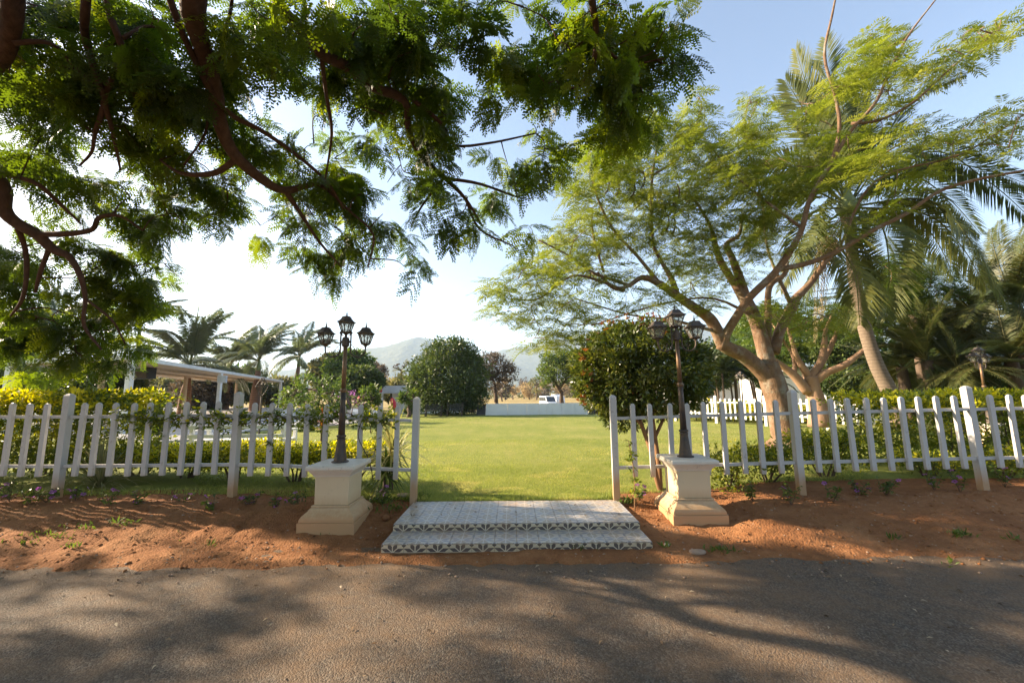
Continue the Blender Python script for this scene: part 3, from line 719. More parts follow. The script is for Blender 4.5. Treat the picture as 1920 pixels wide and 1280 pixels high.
def make_lantern(n, c, parent):
    """c: foot of the lantern, in the lamp's coordinates"""
    cz = np.array(c, float)
    def prt(name, bb, m, par): o = link(name, mesh(name, *bb.out(), m), par); return o
    fr = B(); rot = math.pi / n
    fr.rings(c, [(0.012, -0.035), (0.016, -0.02), (0.03, -0.012), (0.05, 0.0), (0.05, 0.010)], n)
    k = 1 / math.cos(math.pi / n)
    bot = [cz + (0.046 * k * math.cos(rot + 2 * math.pi * i / n), 0.046 * k * math.sin(rot + 2 * math.pi * i / n), 0.008) for i in range(n)]
    top = [cz + (0.082 * k * math.cos(rot + 2 * math.pi * i / n), 0.082 * k * math.sin(rot + 2 * math.pi * i / n), 0.132) for i in range(n)]
    for i in range(n):
        j = (i + 1) % n
        fr.beam(bot[i], top[i], 0.010, 0.010); fr.beam(top[i], top[j], 0.010, 0.012)
        a, bq = bot[i] * 0.45 + top[i] * 0.55, bot[j] * 0.45 + top[j] * 0.55
        mt = (top[i] + top[j]) / 2; mb = (bot[i] + bot[j]) / 2
        fr.beam(a, mt, 0.005, 0.005); fr.beam(bq, mt, 0.005, 0.005); fr.beam(a * 0.6 + bot[i] * 0.4, mb, 0.004, 0.004); fr.beam(bq * 0.6 + bot[j] * 0.4, mb, 0.004, 0.004)
    lan = prt("lantern", fr, M['iron'], parent)
    rf = B(); rf.rings(c, [(0.098, 0.128), (0.098, 0.136), (0.074, 0.152), (0.056, 0.175), (0.046, 0.200), (0.034, 0.206), (0.012, 0.210)], n); prt("roof", rf, M['iron'], lan)
    fi = B(); fi.rings(c, [(0.006, 0.208), (0.011, 0.217), (0.006, 0.225), (0.010, 0.234), (0.005, 0.245), (0.001, 0.285)], 8); prt("finial", fi, M['iron'], lan)
    for i in range(n):
        j = (i + 1) % n; ctr = cz + (0, 0, 0.07)
        q = [p + (ctr - p) * 0.05 for p in (bot[i], bot[j], top[j], top[i])]
        g = B(); g.add(q, [(0, 1, 2, 3)]); prt("glass_pane", g, M['glass'], lan)
    return lan
def make_lamp(n, loc, label, turn=0.0):
    t = thing("lamp_post", label, "lamp post", loc, "three lantern lamp posts"); t.rotation_euler = (0, 0, turn)
    def prt(name, bb, m, par=t): return link(name, mesh(name, *bb.out(), m, smooth=name in ("pole", "arm", "scroll")), par)
    b = B(); b.rings((0, 0, 0), [(0.092, 0), (0.092, 0.012), (0.070, 0.02), (0.066, 0.05), (0.052, 0.16), (0.044, 0.25), (0.048, 0.262), (0.048, 0.272), (0.040, 0.28)], 12); prt("pole_base", b, M['iron'])
    b = B(); b.rings((0, 0, 0), [(0.040, 0.281), (0.052, 0.29), (0.052, 0.306), (0.040, 0.314)], 12); prt("collar", b, M['iron'])
    b = B(); b.rings((0, 0, 0), [(0.037, 0.315), (0.031, 0.62), (0.029, 0.81)], 12); prt("pole", b, M['iron'])
    b = B(); b.rings((0, 0, 0), [(0.029, 0.811), (0.038, 0.82), (0.041, 0.835), (0.036, 0.85), (0.027, 0.86)], 12); prt("ring", b, M['bronze'])
    b = B(); b.rings((0, 0, 0), [(0.0255, 0.861), (0.0225, 1.36)], 12); prt("pole", b, M['bronze'])
    b = B(); b.rings((0, 0, 0), [(0.026, 1.361), (0.042, 1.375), (0.042, 1.45), (0.036, 1.475), (0.016, 1.485), (0.013, 1.52)], 12); prt("hub", b, M['iron'])
    for s in (-1, 1):
        U_ = [(s * 0.060, 0, 1.535), (s * 0.060, 0, 1.33)] + [(s * (0.148 - 0.088 * math.cos(a)), 0, 1.325 - 0.088 * math.sin(a)) for a in np.linspace(0.15, math.pi - 0.15, 10)] + [(s * 0.236, 0, 1.33), (s * 0.237, 0, 1.36)]
        b = B(); b.tube(U_, 0.0095, 7); b.tube([(s * 0.03, 0, 1.425), (s * 0.06, 0, 1.425)], 0.014, 6); b.tube([(s * 0.04, 0, 1.50), (s * 0.06, 0, 1.535)], 0.006, 5)
        b.rings((s * 0.060, 0, 1.535), [(0.004, -0.018), (0.016, -0.008), (0.018, 0.004), (0.010, 0.018), (0.003, 0.022)], 8); arm = prt("arm", b, M['iron'])
        b = B(); st = np.array([(s * 0.068, 0, 1.395), (s * 0.095, 0, 1.36), (s * 0.12, 0, 1.325), (s * 0.135, 0, 1.285), (s * 0.14, 0, 1.245)])
        b.tube(catmull(st, 3), 0.0032, 4)
        for (q, e) in ((1, 1), (2, -1), (3, 1), (2, 1)):
            c0 = st[q]; b.tube(catmull([c0, c0 + (s * e * 0.022, 0, 0.012 * e), c0 + (s * e * 0.026, 0, 0.032 * e)], 3), 0.0026, 4)
        b.tube([(s * 0.128 + 0.011 * math.cos(a), 0, 1.305 + 0.011 * math.sin(a)) for a in np.linspace(0, 6.28, 9)], 0.0035, 4)
        link("scroll", mesh("scroll", *b.out(), M['iron'], smooth=True), arm)
        make_lantern(n, (s * 0.237, 0, 1.395), t)
    make_lantern(n, (0, 0, 1.535), t)
    return t
make_lamp(6, (*PL, 0.742), "lamp post with three open lanterns against the white sky, on the left pedestal", 0.1)
lampr = make_lamp(4, (*PR, 0.742), "lamp post with three square lanterns in front of the round red tipped shrub", 0.05)
lampr.scale = (1.03, 1.03, 1.045); lampr.rotation_euler = (0.0, -0.012, 0.05)
for (x, y, Y, lab_l, lab_p) in ((1388, 694, 21.5, "far small pale lamp post between the round shrub and the leaning trunk", "pedestal of the far lamp post behind golden bushes"),
                                (1832, 645, 9.7, "dark lamp post rising behind the big right hedge before the date palms", "pedestal hidden behind the big right hedge under a lamp post")):
    p = W(x, y, Y); q = copy_tree(lampr, None, (p[0], Y, p[2] - 1.90), 0.35); q['label'] = lab_l; ORG[q.name] = np.array(p)
    if Y < 15:
        k = copy_tree(ped_r, None, (p[0], Y, p[2] - 1.90 - 0.742)); k['label'] = lab_p
    else:
        k = copy_tree(ped_r, None, (p[0], Y, p[2] - 1.90 - 0.742)); k['label'] = lab_p

# ------------------------------------------------------------------ pergolas on the left and their terrace
def pergola(label, A, Bp, Cc, z0, nslat, posts, zr, beams=True):
    """A near right corner, Bp far right corner, Cc near left corner (x, y); roof at zr"""
    A, Bp, Cc = (np.array([*p, 0.0]) for p in (A, Bp, Cc)); D = Bp + Cc - A
    t = thing("pergola", label, "pergola", (A[0], A[1], z0), "white pergolas")
    Z = np.array([0, 0, 1.0])
    for i in range(nslat):                  # boards across, a slim gap of sky between them
        u0, u1 = (i + 0.03) / nslat, (i + 0.93) / nslat
        q = [A + (Bp - A) * u0, A + (Bp - A) * u1, Cc + (Bp - A) * u1, Cc + (Bp - A) * u0]
        V = [p + Z * (zr + 0.02) for p in q] + [p + Z * (zr + 0.06) for p in q]
        part("roof_slat", V, [(3, 2, 1, 0), (4, 5, 6, 7), (0, 1, 5, 4), (1, 2, 6, 5), (2, 3, 7, 6), (3, 0, 4, 7)], M['pergola'], t)
    for a, b_ in ((A, Bp), (A, Cc), (Cc, D), (Bp, D)):
        bb = B(); bb.beam(a + Z * (zr + 0.02), b_ + Z * (zr + 0.02), 0.08, 0.16); part("fascia", *bb.out(), M['white_far'], t)
    if beams:
        for u in (0.33, 0.66):
            a = A + (Cc - A) * u; b_ = Bp + (D - Bp) * u
            bb = B(); bb.beam(a + Z * (zr - 0.05), b_ + Z * (zr - 0.05), 0.12, 0.12); part("joist", *bb.out(), M['pergola'], t)
    for u, v, w, m in posts:
        p = A + (Bp - A) * u + (Cc - A) * v
        bb = B(); bb.box(p[0] - w, p[0] + w, p[1] - w, p[1] + w, z0 - 0.1, zr - 0.08); part("post", *bb.out(), M[m], t)
    return t, A, Bp, Cc, D
ZR = 2.93
def at_z(x, y, z): p = WZ(x, y, z); return (p[0], p[1])
A = at_z(246, 671, ZR); Bq = at_z(531, 715, ZR); Cq = at_z(12, 680, ZR)
pg, A3, B3, C3, D3 = pergola("long white pergola with cream slatted roof beside the palms", A, Bq, Cq, 0.15, 30,
        [(0.005, 0.01, 0.085, 'white_far'), (0.35, 0.01, 0.085, 'white_far'), (0.97, 0.01, 0.085, 'white_far'), (0.005, 0.98, 0.10, 'white_far'), (0.12, 0.62, 0.08, 'pergola'), (0.45, 0.62, 0.08, 'pergola'), (0.85, 0.62, 0.08, 'pergola'), (0.40, 0.98, 0.09, 'white_far')], ZR)
bb = B()
for k in range(26):
    pass
a = A3 + np.array([0.0, 0.0, ZR]); e = (B3 - A3) / np.linalg.norm(B3 - A3)
for r0, off in ((0.16, 0.25), (0.09, 0.42), (0.12, 0.2)):
    th = np.linspace(0, 5.2, 14)
    bb.tube([a + e * (off + r0 * 0.5 * math.cos(q)) + np.array([0, 0, -0.22 + r0 * 0.5 * math.sin(q) - 0.03]) for q in th], 0.012, 4)
part("scroll_bracket", *bb.out(), M['white_far'], pg, True)
# boxes hung from it: things of their own
p = W(269, 698, A3[1] + 4.5)
bb = B(); bb.box(p[0] - 0.42, p[0] + 0.42, p[1] - 0.22, p[1] + 0.22, p[2] - 0.30, p[2] + 0.22)
t = thing("loudspeaker", "black loudspeaker hung under the pergola roof near its corner post", "loudspeaker", p)
part("cabinet", *bb.out(), M['black'], t)
bb = B(); bb.box(p[0] - 0.36, p[0] + 0.36, p[1] - 0.24, p[1] - 0.225, p[2] - 0.25, p[2] + 0.17); part("grille", *bb.out(), M['iron'], t)
bb = B(); bb.tube([p + (0, 0, 0.22), (p[0], p[1], ZR - 0.02)], 0.03, 5); bb.tube([p + (-0.42, 0, 0.0), p + (-0.7, 0, 0.15), p + (-1.4, 0, 0.15)], 0.025, 5); part("bracket", *bb.out(), M['iron'], t)
pq = A3 + (B3 - A3) * 0.35; p = np.array([pq[0] + 0.22, pq[1] - 0.22, ZR - 0.42])
t = thing("floodlight", "small square floodlight fixed to the second white pergola post", "floodlight", p)
bb = B(); bb.box(p[0] - 0.26, p[0] + 0.26, p[1] - 0.05, p[1] + 0.05, p[2] - 0.22, p[2] + 0.2); part("housing", *bb.out(), M['roof'], t)
bb = B(); bb.box(p[0] - 0.21, p[0] + 0.21, p[1] - 0.062, p[1] - 0.052, p[2] - 0.17, p[2] + 0.15); part("lens", *bb.out(), M['lens'], t)
p0 = at_z(624, 730, ZR); p1 = at_z(700, 736, ZR + 0.05)
p0 = np.array(p0); e = np.array([B3[0] - A3[0], B3[1] - A3[1]]); e /= np.linalg.norm(e); sd = np.array([C3[0] - A3[0], C3[1] - A3[1]]); sd /= np.linalg.norm(sd)
p0 = np.array([W(622, 727, 46.0)[0], 46.0])
pergola("second white pergola farther off behind the plumeria", p0, p0 + e * 22, p0 + sd * 7, 0.12, 14, [(0.01, 0.01, 0.12, 'white_far'), (0.5, 0.01, 0.12, 'white_far'), (0.97, 0.01, 0.12, 'white_far'), (0.01, 0.97, 0.12, 'pergola')], W(622, 727, 46.0)[2])
ter = [WZ(60, 812, 0.2), WZ(300, 829, 0.2), WZ(352, 826, 0.2), WZ(470, 808, 0.2), WZ(640, 796, 0.2), WZ(712, 786, 0.2), WZ(716, 768, 0.2), WZ(560, 764, 0.2), WZ(330, 764, 0.2), WZ(60, 775, 0.2)]
V = [p * np.array([1, 1, 0]) + np.array([0, 0, 0.235]) for p in ter] + [p * np.array([1, 1, 0]) for p in ter]; n = len(ter)
structure("terrace", V, [tuple(range(n))] + [(i, i + n, (i + 1) % n + n, (i + 1) % n) for i in range(n)], M['terrace'])

# white slatted garden bench, seen from behind
b0, b1 = W(350, 845, 8.6), W(531, 845, 8.6)
t = thing("garden_bench", "white garden bench with three back boards behind the left fence", "bench", (b0[0], 8.6, LZ))
for y0, y1 in ((797, 804), (814, 821), (831, 838)):
    z1, z0 = W(440, y0, 8.6)[2], W(440, y1, 8.6)[2]; bb = B(); bb.box(b0[0], b1[0], 8.58, 8.61, z0, z1); part("back_board", *bb.out(), M['white_far'], t)
for k in range(4):
    bb = B(); bb.box(b0[0], b1[0], 8.68 + k * 0.12, 8.78 + k * 0.12, LZ + 0.40, LZ + 0.43); part("seat_board", *bb.out(), M['white_far'], t)
for x in (b0[0] + 0.05, b1[0] - 0.05):
    for y in (8.64, 9.12):
        bb = B(); bb.box(x - 0.035, x + 0.035, y - 0.028, y + 0.028, LZ - 0.02, W(440, 793, 8.6)[2] if y < 9 else LZ + 0.6); part("leg", *bb.out(), M['white_far'], t)
    bb = B(); bb.box(x - 0.04, x + 0.04, 8.66, 9.16, LZ + 0.601, LZ + 0.635); part("armrest", *bb.out(), M['white_far'], t)

# ornamental iron lantern standing among the palms
p = W(491, 735, 13.0); t = thing("iron_garden_lantern", "black wrought iron diamond lantern on a thin pole under the pergola edge", "lantern", (p[0], 13.0, LZ))
zt = W(491, 706, 13.0)[2]; zb = W(491, 742, 13.0)[2]
bb = B(); bb.tube([(p[0], 13, LZ), (p[0], 13, zb)], 0.03, 6); part("pole", *bb.out(), M['iron'], t)
bb = B(); H = zt - zb
prof = [(0.02, 0), (0.10, 0.18 * H), (0.19, 0.5 * H), (0.08, 0.8 * H), (0.03, 0.95 * H)]
for i in range(6):
    a = i * math.pi / 3
    bb.tube(catmull([(p[0] + r * math.cos(a), 13 + r * math.sin(a), zb + z) for r, z in prof], 3), 0.014, 4)
    bb.tube([(p[0] + 0.12 * math.cos(a) + 0.06 * math.cos(q), 13 + 0.12 * math.sin(a), zb + 0.5 * H + 0.09 * math.sin(q)) for q in np.linspace(0, 5.5, 8)], 0.012, 4)
for r, z in prof[1:4]: bb.tube([(p[0] + r * math.cos(a), 13 + r * math.sin(a), zb + z) for a in np.linspace(0, 6.28, 10)], 0.012, 4)
part("cage", *bb.out(), M['iron'], t, True)

# ------------------------------------------------------------------ white screen wall at the end of the lawn
YW = WZ(1000, 777.5, LZ)[1]
xl, xr = W(910, 777, YW)[0], W(1104, 777, YW)[0]; zt = W(1000, 756, YW)[2]
t = thing("screen_wall", "low white panelled screen wall at the far end of the lawn", "wall", ((xl + xr) / 2, YW, LZ))
edges = [910, 952, 988, 1011, 1025, 1036, 1053, 1078, 1104]
for a, b_ in zip(edges[:-1], edges[1:]):
    x0, x1 = W(a, 777, YW)[0] + 0.006, W(b_, 777, YW)[0] - 0.006; dy = RNG.uniform(-0.012, 0.012)
    k0 = 0.05 if a == 910 else 0; k1 = 0.28 if b_ == 1104 else 0
    V = [(x0 + 0, YW + dy, LZ - 0.05), (x1, YW + dy, LZ - 0.05), (x1, YW + 0.12, LZ - 0.05), (x0, YW + 0.12, LZ - 0.05),
         (x0 + k0, YW + dy, zt), (x1 - k1, YW + dy, zt), (x1 - k1, YW + 0.12, zt), (x0 + k0, YW + 0.12, zt)]
    part("panel", V, [(0, 3, 2, 1), (4, 5, 6, 7), (0, 1, 5, 4), (1, 2, 6, 5), (2, 3, 7, 6), (3, 0, 4, 7)], M['wall'], t)
for side, x0p, x1p in (("left", 893, 909), ("right", 1105, 1122)):
    x0, x1 = W(x0p, 770, YW)[0], W(x1p, 770, YW)[0]
    t = thing("stone_steps", "dark slate steps at the %s end of the white screen wall" % side, "steps", ((x0 + x1) / 2, YW, LZ), "dark slate steps")
    for k in range(5):
        bb = B(); bb.box(x0, x1, YW + 0.02 + k * 0.16, YW + 1.1, LZ - 0.05 + k * 0.125, LZ + 0.07 + k * 0.125); part("step", *bb.out(), M['darkslab'], t)
for k, (x0p, x1p) in enumerate(((795, 829), (836, 868))):
    Y = YW - 0.9; x0, x1 = W(x0p, 775, Y)[0], W(x1p, 775, Y)[0]
    t = thing("park_bench", ("dark bench under the left half of the big round tree", "dark bench under the right half of the big round tree")[k], "bench", ((x0 + x1) / 2, Y, LZ), "dark benches under the round tree")
    for z in (0.42, 0.56, 0.68):
        bb = B(); bb.box(x0, x1, Y + 0.3, Y + 0.34, LZ + z, LZ + z + 0.10); part("back_board", *bb.out(), M['darkwood'], t)
    for y in (0, 0.11, 0.22):
        bb = B(); bb.box(x0, x1, Y + y - 0.1, Y + y, LZ + 0.36, LZ + 0.395); part("seat_board", *bb.out(), M['darkwood'], t)
    for x in (x0 + 0.08, x1 - 0.08):
        for y in (-0.06, 0.27):
            bb = B(); bb.box(x - 0.03, x + 0.03, Y + y, Y + y + 0.028, LZ - 0.02, LZ + (0.36 if y < 0 else 0.78)); part("leg", *bb.out(), M['iron'], t)

# ------------------------------------------------------------------ vehicles beyond the screen wall and behind the right hedge
def vehicle(name, label, cat_, Lh, prof, width, loc, yaw, wheels, windows, tall=None):
    """prof: side outline (x, z); windows: list of (face, polygon in (u, v)); face 'front' or 'side'"""
    t = thing(name, label, cat_, loc); t.rotation_euler = (0, 0, yaw)
    n = len(prof); w = width / 2
    V = [(x, -w if z < 0.95 else -w * 0.88, z) for x, z in prof] + [(x, w if z < 0.95 else w * 0.88, z) for x, z in prof]
    o = link("body", mesh("body", V, [tuple(range(n)), tuple(reversed(range(n, 2 * n)))] + [(i, i + n, (i + 1) % n + n, (i + 1) % n) for i in range(n)], M['car']), t)
    md = o.modifiers.new("edge", 'BEVEL'); md.width = 0.06; md.segments = 3; md.limit_method = 'ANGLE'
    for x in wheels:
        for s in (-1, 1):
            V, Fc = tube([(x, s * (w - 0.2), 0.32), (x, s * (w + 0.01), 0.32)], 0.32, 18); wo_ = link("wheel", mesh("wheel", V, Fc, M['tyre']), t)
            V, Fc = tube([(x, s * (w - 0.02), 0.32), (x, s * (w + 0.025), 0.32)], 0.19, 14); link("rim", mesh("rim", V, Fc, M['roof']), wo_)
    for nm, V in windows: link(nm, mesh(nm, V, [tuple(range(len(V)))], M['window'] if nm != 'headlight' else M['lens']), t)
    return t
van_prof = [(-2.0, 0.35), (2.0, 0.35), (2.0, 0.95), (1.75, 1.08), (1.05, 1.9), (-1.95, 1.95), (-2.0, 1.2)]
wnd = [("windscreen", [(1.74, -0.72, 1.13), (1.74, 0.72, 1.13), (1.125, 0.66, 1.84), (1.125, -0.66, 1.84)])]
for s in (-1, 1):
    wnd.append(("side_window", [(1.4, s * 0.795, 1.2), (0.4, s * 0.795, 1.2), (0.4, s * 0.795, 1.75), (1.0, s * 0.795, 1.75)]))
    wnd.append(("side_window", [(0.3, s * 0.795, 1.2), (-1.7, s * 0.795, 1.2), (-1.7, s * 0.795, 1.75), (0.3, s * 0.795, 1.75)]))
    wnd.append(("headlight", [(2.015, s * 0.45, 0.7), (2.015, s * 0.72, 0.7), (2.015, s * 0.72, 0.9), (2.015, s * 0.45, 0.9)]))
p = W(1027, 752, 62.0); p[2] = W(1027, 742, 62)[2] - 1.95
vehicle("parked_van", "white van parked in the dry field behind the white screen wall", "van", 4, van_prof, 1.65, (p[0], 62, p[2]), rad(-76), (-1.25, 1.3), wnd)
wn2 = [("windscreen", [(1.535, -0.62, 1.25), (1.535, 0.62, 1.25), (1.42, 0.6, 1.85), (1.42, -0.6, 1.85)])]
tp = [(-1.6, 0.4), (1.55, 0.4), (1.57, 1.15), (1.4, 1.95), (0.6, 2.0), (0.55, 2.25), (-1.6, 2.25)]
p = W(1046, 752, 66.0); z = W(1046, 739, 66)[2] - 2.25
vehicle("small_truck", "small white box truck parked beside the trunk of the field tree", "truck", 3, tp, 1.6, (p[0], 66, z), rad(-80), (-1.0, 1.0), wn2)

# ------------------------------------------------------------------ far buildings
def building(name, label, cat_, x0, x1, y0, y1, z0, z1, wallm, roofm, wins, group=None, over=0.4, rh=0.25, door=None):
    t = thing(name, label, cat_, ((x0 + x1) / 2, y0, z0), group)
    bb = B(); bb.box(x0, x1, y0, y1, z0, z1); part("wall", *bb.out(), M[wallm], t)
    bb = B(); bb.box(x0 - over, x1 + over, y0 - over, y1 + over, z1 + 0.002, z1 + rh); part("roof", *bb.out(), M[roofm], t)
    for a, b_, c_, d_ in wins:
        bb = B(); bb.box(a - .07, b_ + .07, y0 - 0.05, y0 - 0.004, c_ - .07, d_ + .07); fr = part("window_frame", *bb.out(), M['white_far'], t)
        bb = B(); bb.box(a, b_, y0 - 0.058, y0 - 0.052, c_, d_); part("pane", *bb.out(), M['window'], fr)
    return t
Y = 33.0; x0, x1 = W(716, 760, Y)[0], W(800, 760, Y)[0]
t = thing("pavilion", "white pavilion with flat pale roof left of the big round tree", "pavilion", ((x0 + x1) / 2, Y, 0.1))
zr0, zr1 = W(750, 737, Y)[2], W(750, 723, Y)[2]
bb = B(); bb.box(x0, x1 + 2.5, Y - 0.6, Y + 6, zr0, zr1); part("roof", *bb.out(), M['roof'], t)
bb = B(); bb.box(x0 + 0.7, x1 + 2.5, Y + 0.4, Y + 5.5, 0, zr0 - 0.01); part("wall", *bb.out(), M['wall'], t)
for x in (x0 + 0.15, x0 + 1.9, x1 + 0.4): bb = B(); bb.box(x - 0.07, x + 0.07, Y - 0.5, Y - 0.36, 0, zr0 - 0.01); part("post", *bb.out(), M['white_far'], t)
Y = 40.0; xs_ = [W(a, 740, Y)[0] for a in (1270, 1340, 1395, 1470)]; zt = W(1330, 722, Y)[2]
building("house", "low white house with grey windows glimpsed behind the round shrub", "house", xs_[0], xs_[3], Y, Y + 8, 0, zt, 'wall', 'roof',
         [(xs_[0] + a, xs_[0] + a + 1.1, 1.0, zt - 0.3) for a in (1.0, 2.9, 6.2, 8.2)])
Y = 27.0; x0, x1 = W(1500, 740, Y)[0], W(1640, 740, Y)[0]; zt = W(1570, 694, Y)[2]
building("house", "low white house glimpsed between the pinkish tree and the coconut trunk", "house", x0, x1, Y, Y + 7, 0, zt, 'wall', 'roof',
         [(x0 + a, x0 + a + 0.9, z, z + 1.1) for a in (0.6, 2.2, 3.7) for z in (0.8,)], over=0.6)
Y = 24.0; x0, x1 = W(1565, 735, Y)[0], W(1800, 735, Y)[0]
t = thing("garden_wall", "low white garden wall behind the coconut trunk and the big hedge", "wall", ((x0 + x1) / 2, Y, 0.1))
bb = B(); bb.box(x0, x1, Y, Y + 0.2, 0, W(1720, 724, Y)[2]); part("wall", *bb.out(), M['wall'], t)
bb = B(); bb.box(x0 - .02, x1 + .02, Y - 0.05, Y + 0.25, W(1720, 724, Y)[2] + 0.002, W(1720, 721, Y)[2]); part("coping", *bb.out(), M['white_far'], t)
Y = 60.0; p = W(1757, 590, Y)
t = thing("white_mast", "slim white mast showing above the date palms against the hill", "mast", (p[0], Y, 0))
bb = B(); bb.rings((p[0], Y, 0), [(0.35, 0), (0.22, p[2] - 0.6), (0.34, p[2] - 0.5), (0.34, p[2] + 0.6), (0.05, p[2] + 1.0)], 8); part("pole", *bb.out(), M['white_far'], t)

# red parasols on thin poles by the pavilion
for k, (x, y, Y, r, tilt, lab) in enumerate(((738, 757, 19.0, 0.28, 0.5, "red tilted parasol close to the white gate post, biggest of the three"), (678, 748, 22.0, 0.26, -0.3, "red parasol among purple flowers behind the plumeria"), (712, 728, 30.0, 0.3, 0.2, "red parasol against the edge of the pavilion roof"))):
    p = W(x, y, Y); t = thing("red_parasol", lab, "parasol", (p[0], Y, LZ), "small red parasols")
    bb = B(); bb.tube([(p[0] - 0.1, Y, LZ), (p[0] - 0.02, Y, p[2] + 0.1)], 0.018, 5); part("pole", *bb.out(), M['white_far'], t)
    V = [(0, 0, 0.13)]; Fc = []
    for j, rr in enumerate((0.5, 1.0)):
        for i in range(10): a = i * math.pi / 5; V.append((r * rr * math.cos(a), r * rr * math.sin(a), 0.13 * (1 - rr ** 2) - 0.02 * (i % 2) * rr))
    Fc += [(0, 1 + i, 1 + (i + 1) % 10) for i in range(10)] + [(1 + i, 11 + i, 11 + (i + 1) % 10, 1 + (i + 1) % 10) for i in range(10)]
    V = np.array(V); ca, sa = math.cos(tilt + 0.6), math.sin(tilt + 0.6); V = np.stack([V[:, 0] * ca + V[:, 2] * sa, V[:, 1] * 0.75 - V[:, 2] * 0.66, V[:, 2] * ca * 0.75 - V[:, 0] * sa + V[:, 1] * 0.66], 1)
    part("canopy", V + p, Fc, M['red'], t, True)

# power lines
for k, (a, b_) in enumerate((((1600, 500), (1990, 385)), ((1650, 505), (1990, 395)), ((1600, 548), (1990, 408)), ((1600, 560), (1990, 420)))):
    p, q = W(a[0], a[1], 16 + k * 0.2), W(b_[0], b_[1], 13 + k * 0.2); u = np.linspace(0, 1, 12)[:, None]
    P = p + (q - p) * u; P[:, 2] -= 0.25 * (4 * u * (1 - u))[:, 0]
    V, Fc = tube(P, 0.006, 4); single("power_line", V, Fc, M['black'], ("topmost", "second", "third", "lowest")[k] + " of the four thin power lines crossing the sky at the right edge", "power line", p, "power lines at the right edge")

# ------------------------------------------------------------------ the overhanging rain tree
MASK = """
9958878888782267578887888888888887678751
9947878888783478757888888887688688788875
9864888886886688836888788876367788888886
8876788874688887724787887864167888888885
7854767887668845414786776774037777578763
8887778888867711005756886772038746578740
4477778887875552104646656750002526777740
6776688884774775214656647630000567776410
8876137888787776646667757652320564510000
7676225677887887776767776765564673000000
7867667678526654677765777666367762000000
4225677878625763676665876555457740000000
5444567788876766676456755445357730000000
4564432267776445356656521124246620000000
6542464576661022147765301412034400000000
6443356546500000025664045520001000000000
7642455556500000003222032000000000000000
6655535665200000000000000000000000000000
7766666510000000000000000000000000000000
8877667600000000000000000000000000000000
5656566400000000000000000000000000000000
1334245300000000000000000000000000000000
0000011000000000000000000000000000000000
""".strip("\n").split("\n")
MASK = [r.replace(" ", "") for r in MASK]
rg = np.random.default_rng(21)
def rain_depth(x, y): return 3.35 + max(y, -60) / 560 * 2.6 + 1.3 * (float(fbm(x / 170, y / 170, 77)) - 0.5)
pts = []; clumps = []
for j, row in enumerate(MASK):
    for i, ch in enumerate(row):
        d = int(ch)
        if d == 0: continue
        lam = (1.12 + 0.75 * (i < 11 and j > 9) + 0.45 * (10 < i < 22 and 8 < j < 15)) * (d / 8.0) ** 1.85 * (0.35 + 1.3 * float(sstep((fbm(i * 0.55, j * 0.55, 91, 2) - 0.2) / 0.4))); k = rg.poisson(lam)
        for _ in range(k):
            x, y = (i + rg.uniform()) * 32, (j + rg.uniform() * 1.0) * 32 - 6
            pts.append(W(x, y, rain_depth(x, y) - 0.10 + 0.85 * rg.uniform()))
        if d >= 4 and (i + j) % 2 == 0 and rg.uniform() < 0.8:
            x, y = (i + rg.uniform(0.2, 0.8)) * 32, (j + rg.uniform(0.2, 0.8)) * 32; clumps.append(W(x, y, rain_depth(x, y)))
pts = np.array(pts); clumps = np.array(clumps)
TRUNK = np.array([-3.9, -3.0, 0.0]); FORK = np.array([-3.7, -2.5, 3.2])
rt = thing("rain_tree", "huge rain tree overhanging the road, its feathery branches filling the upper left sky", "tree", TRUNK)
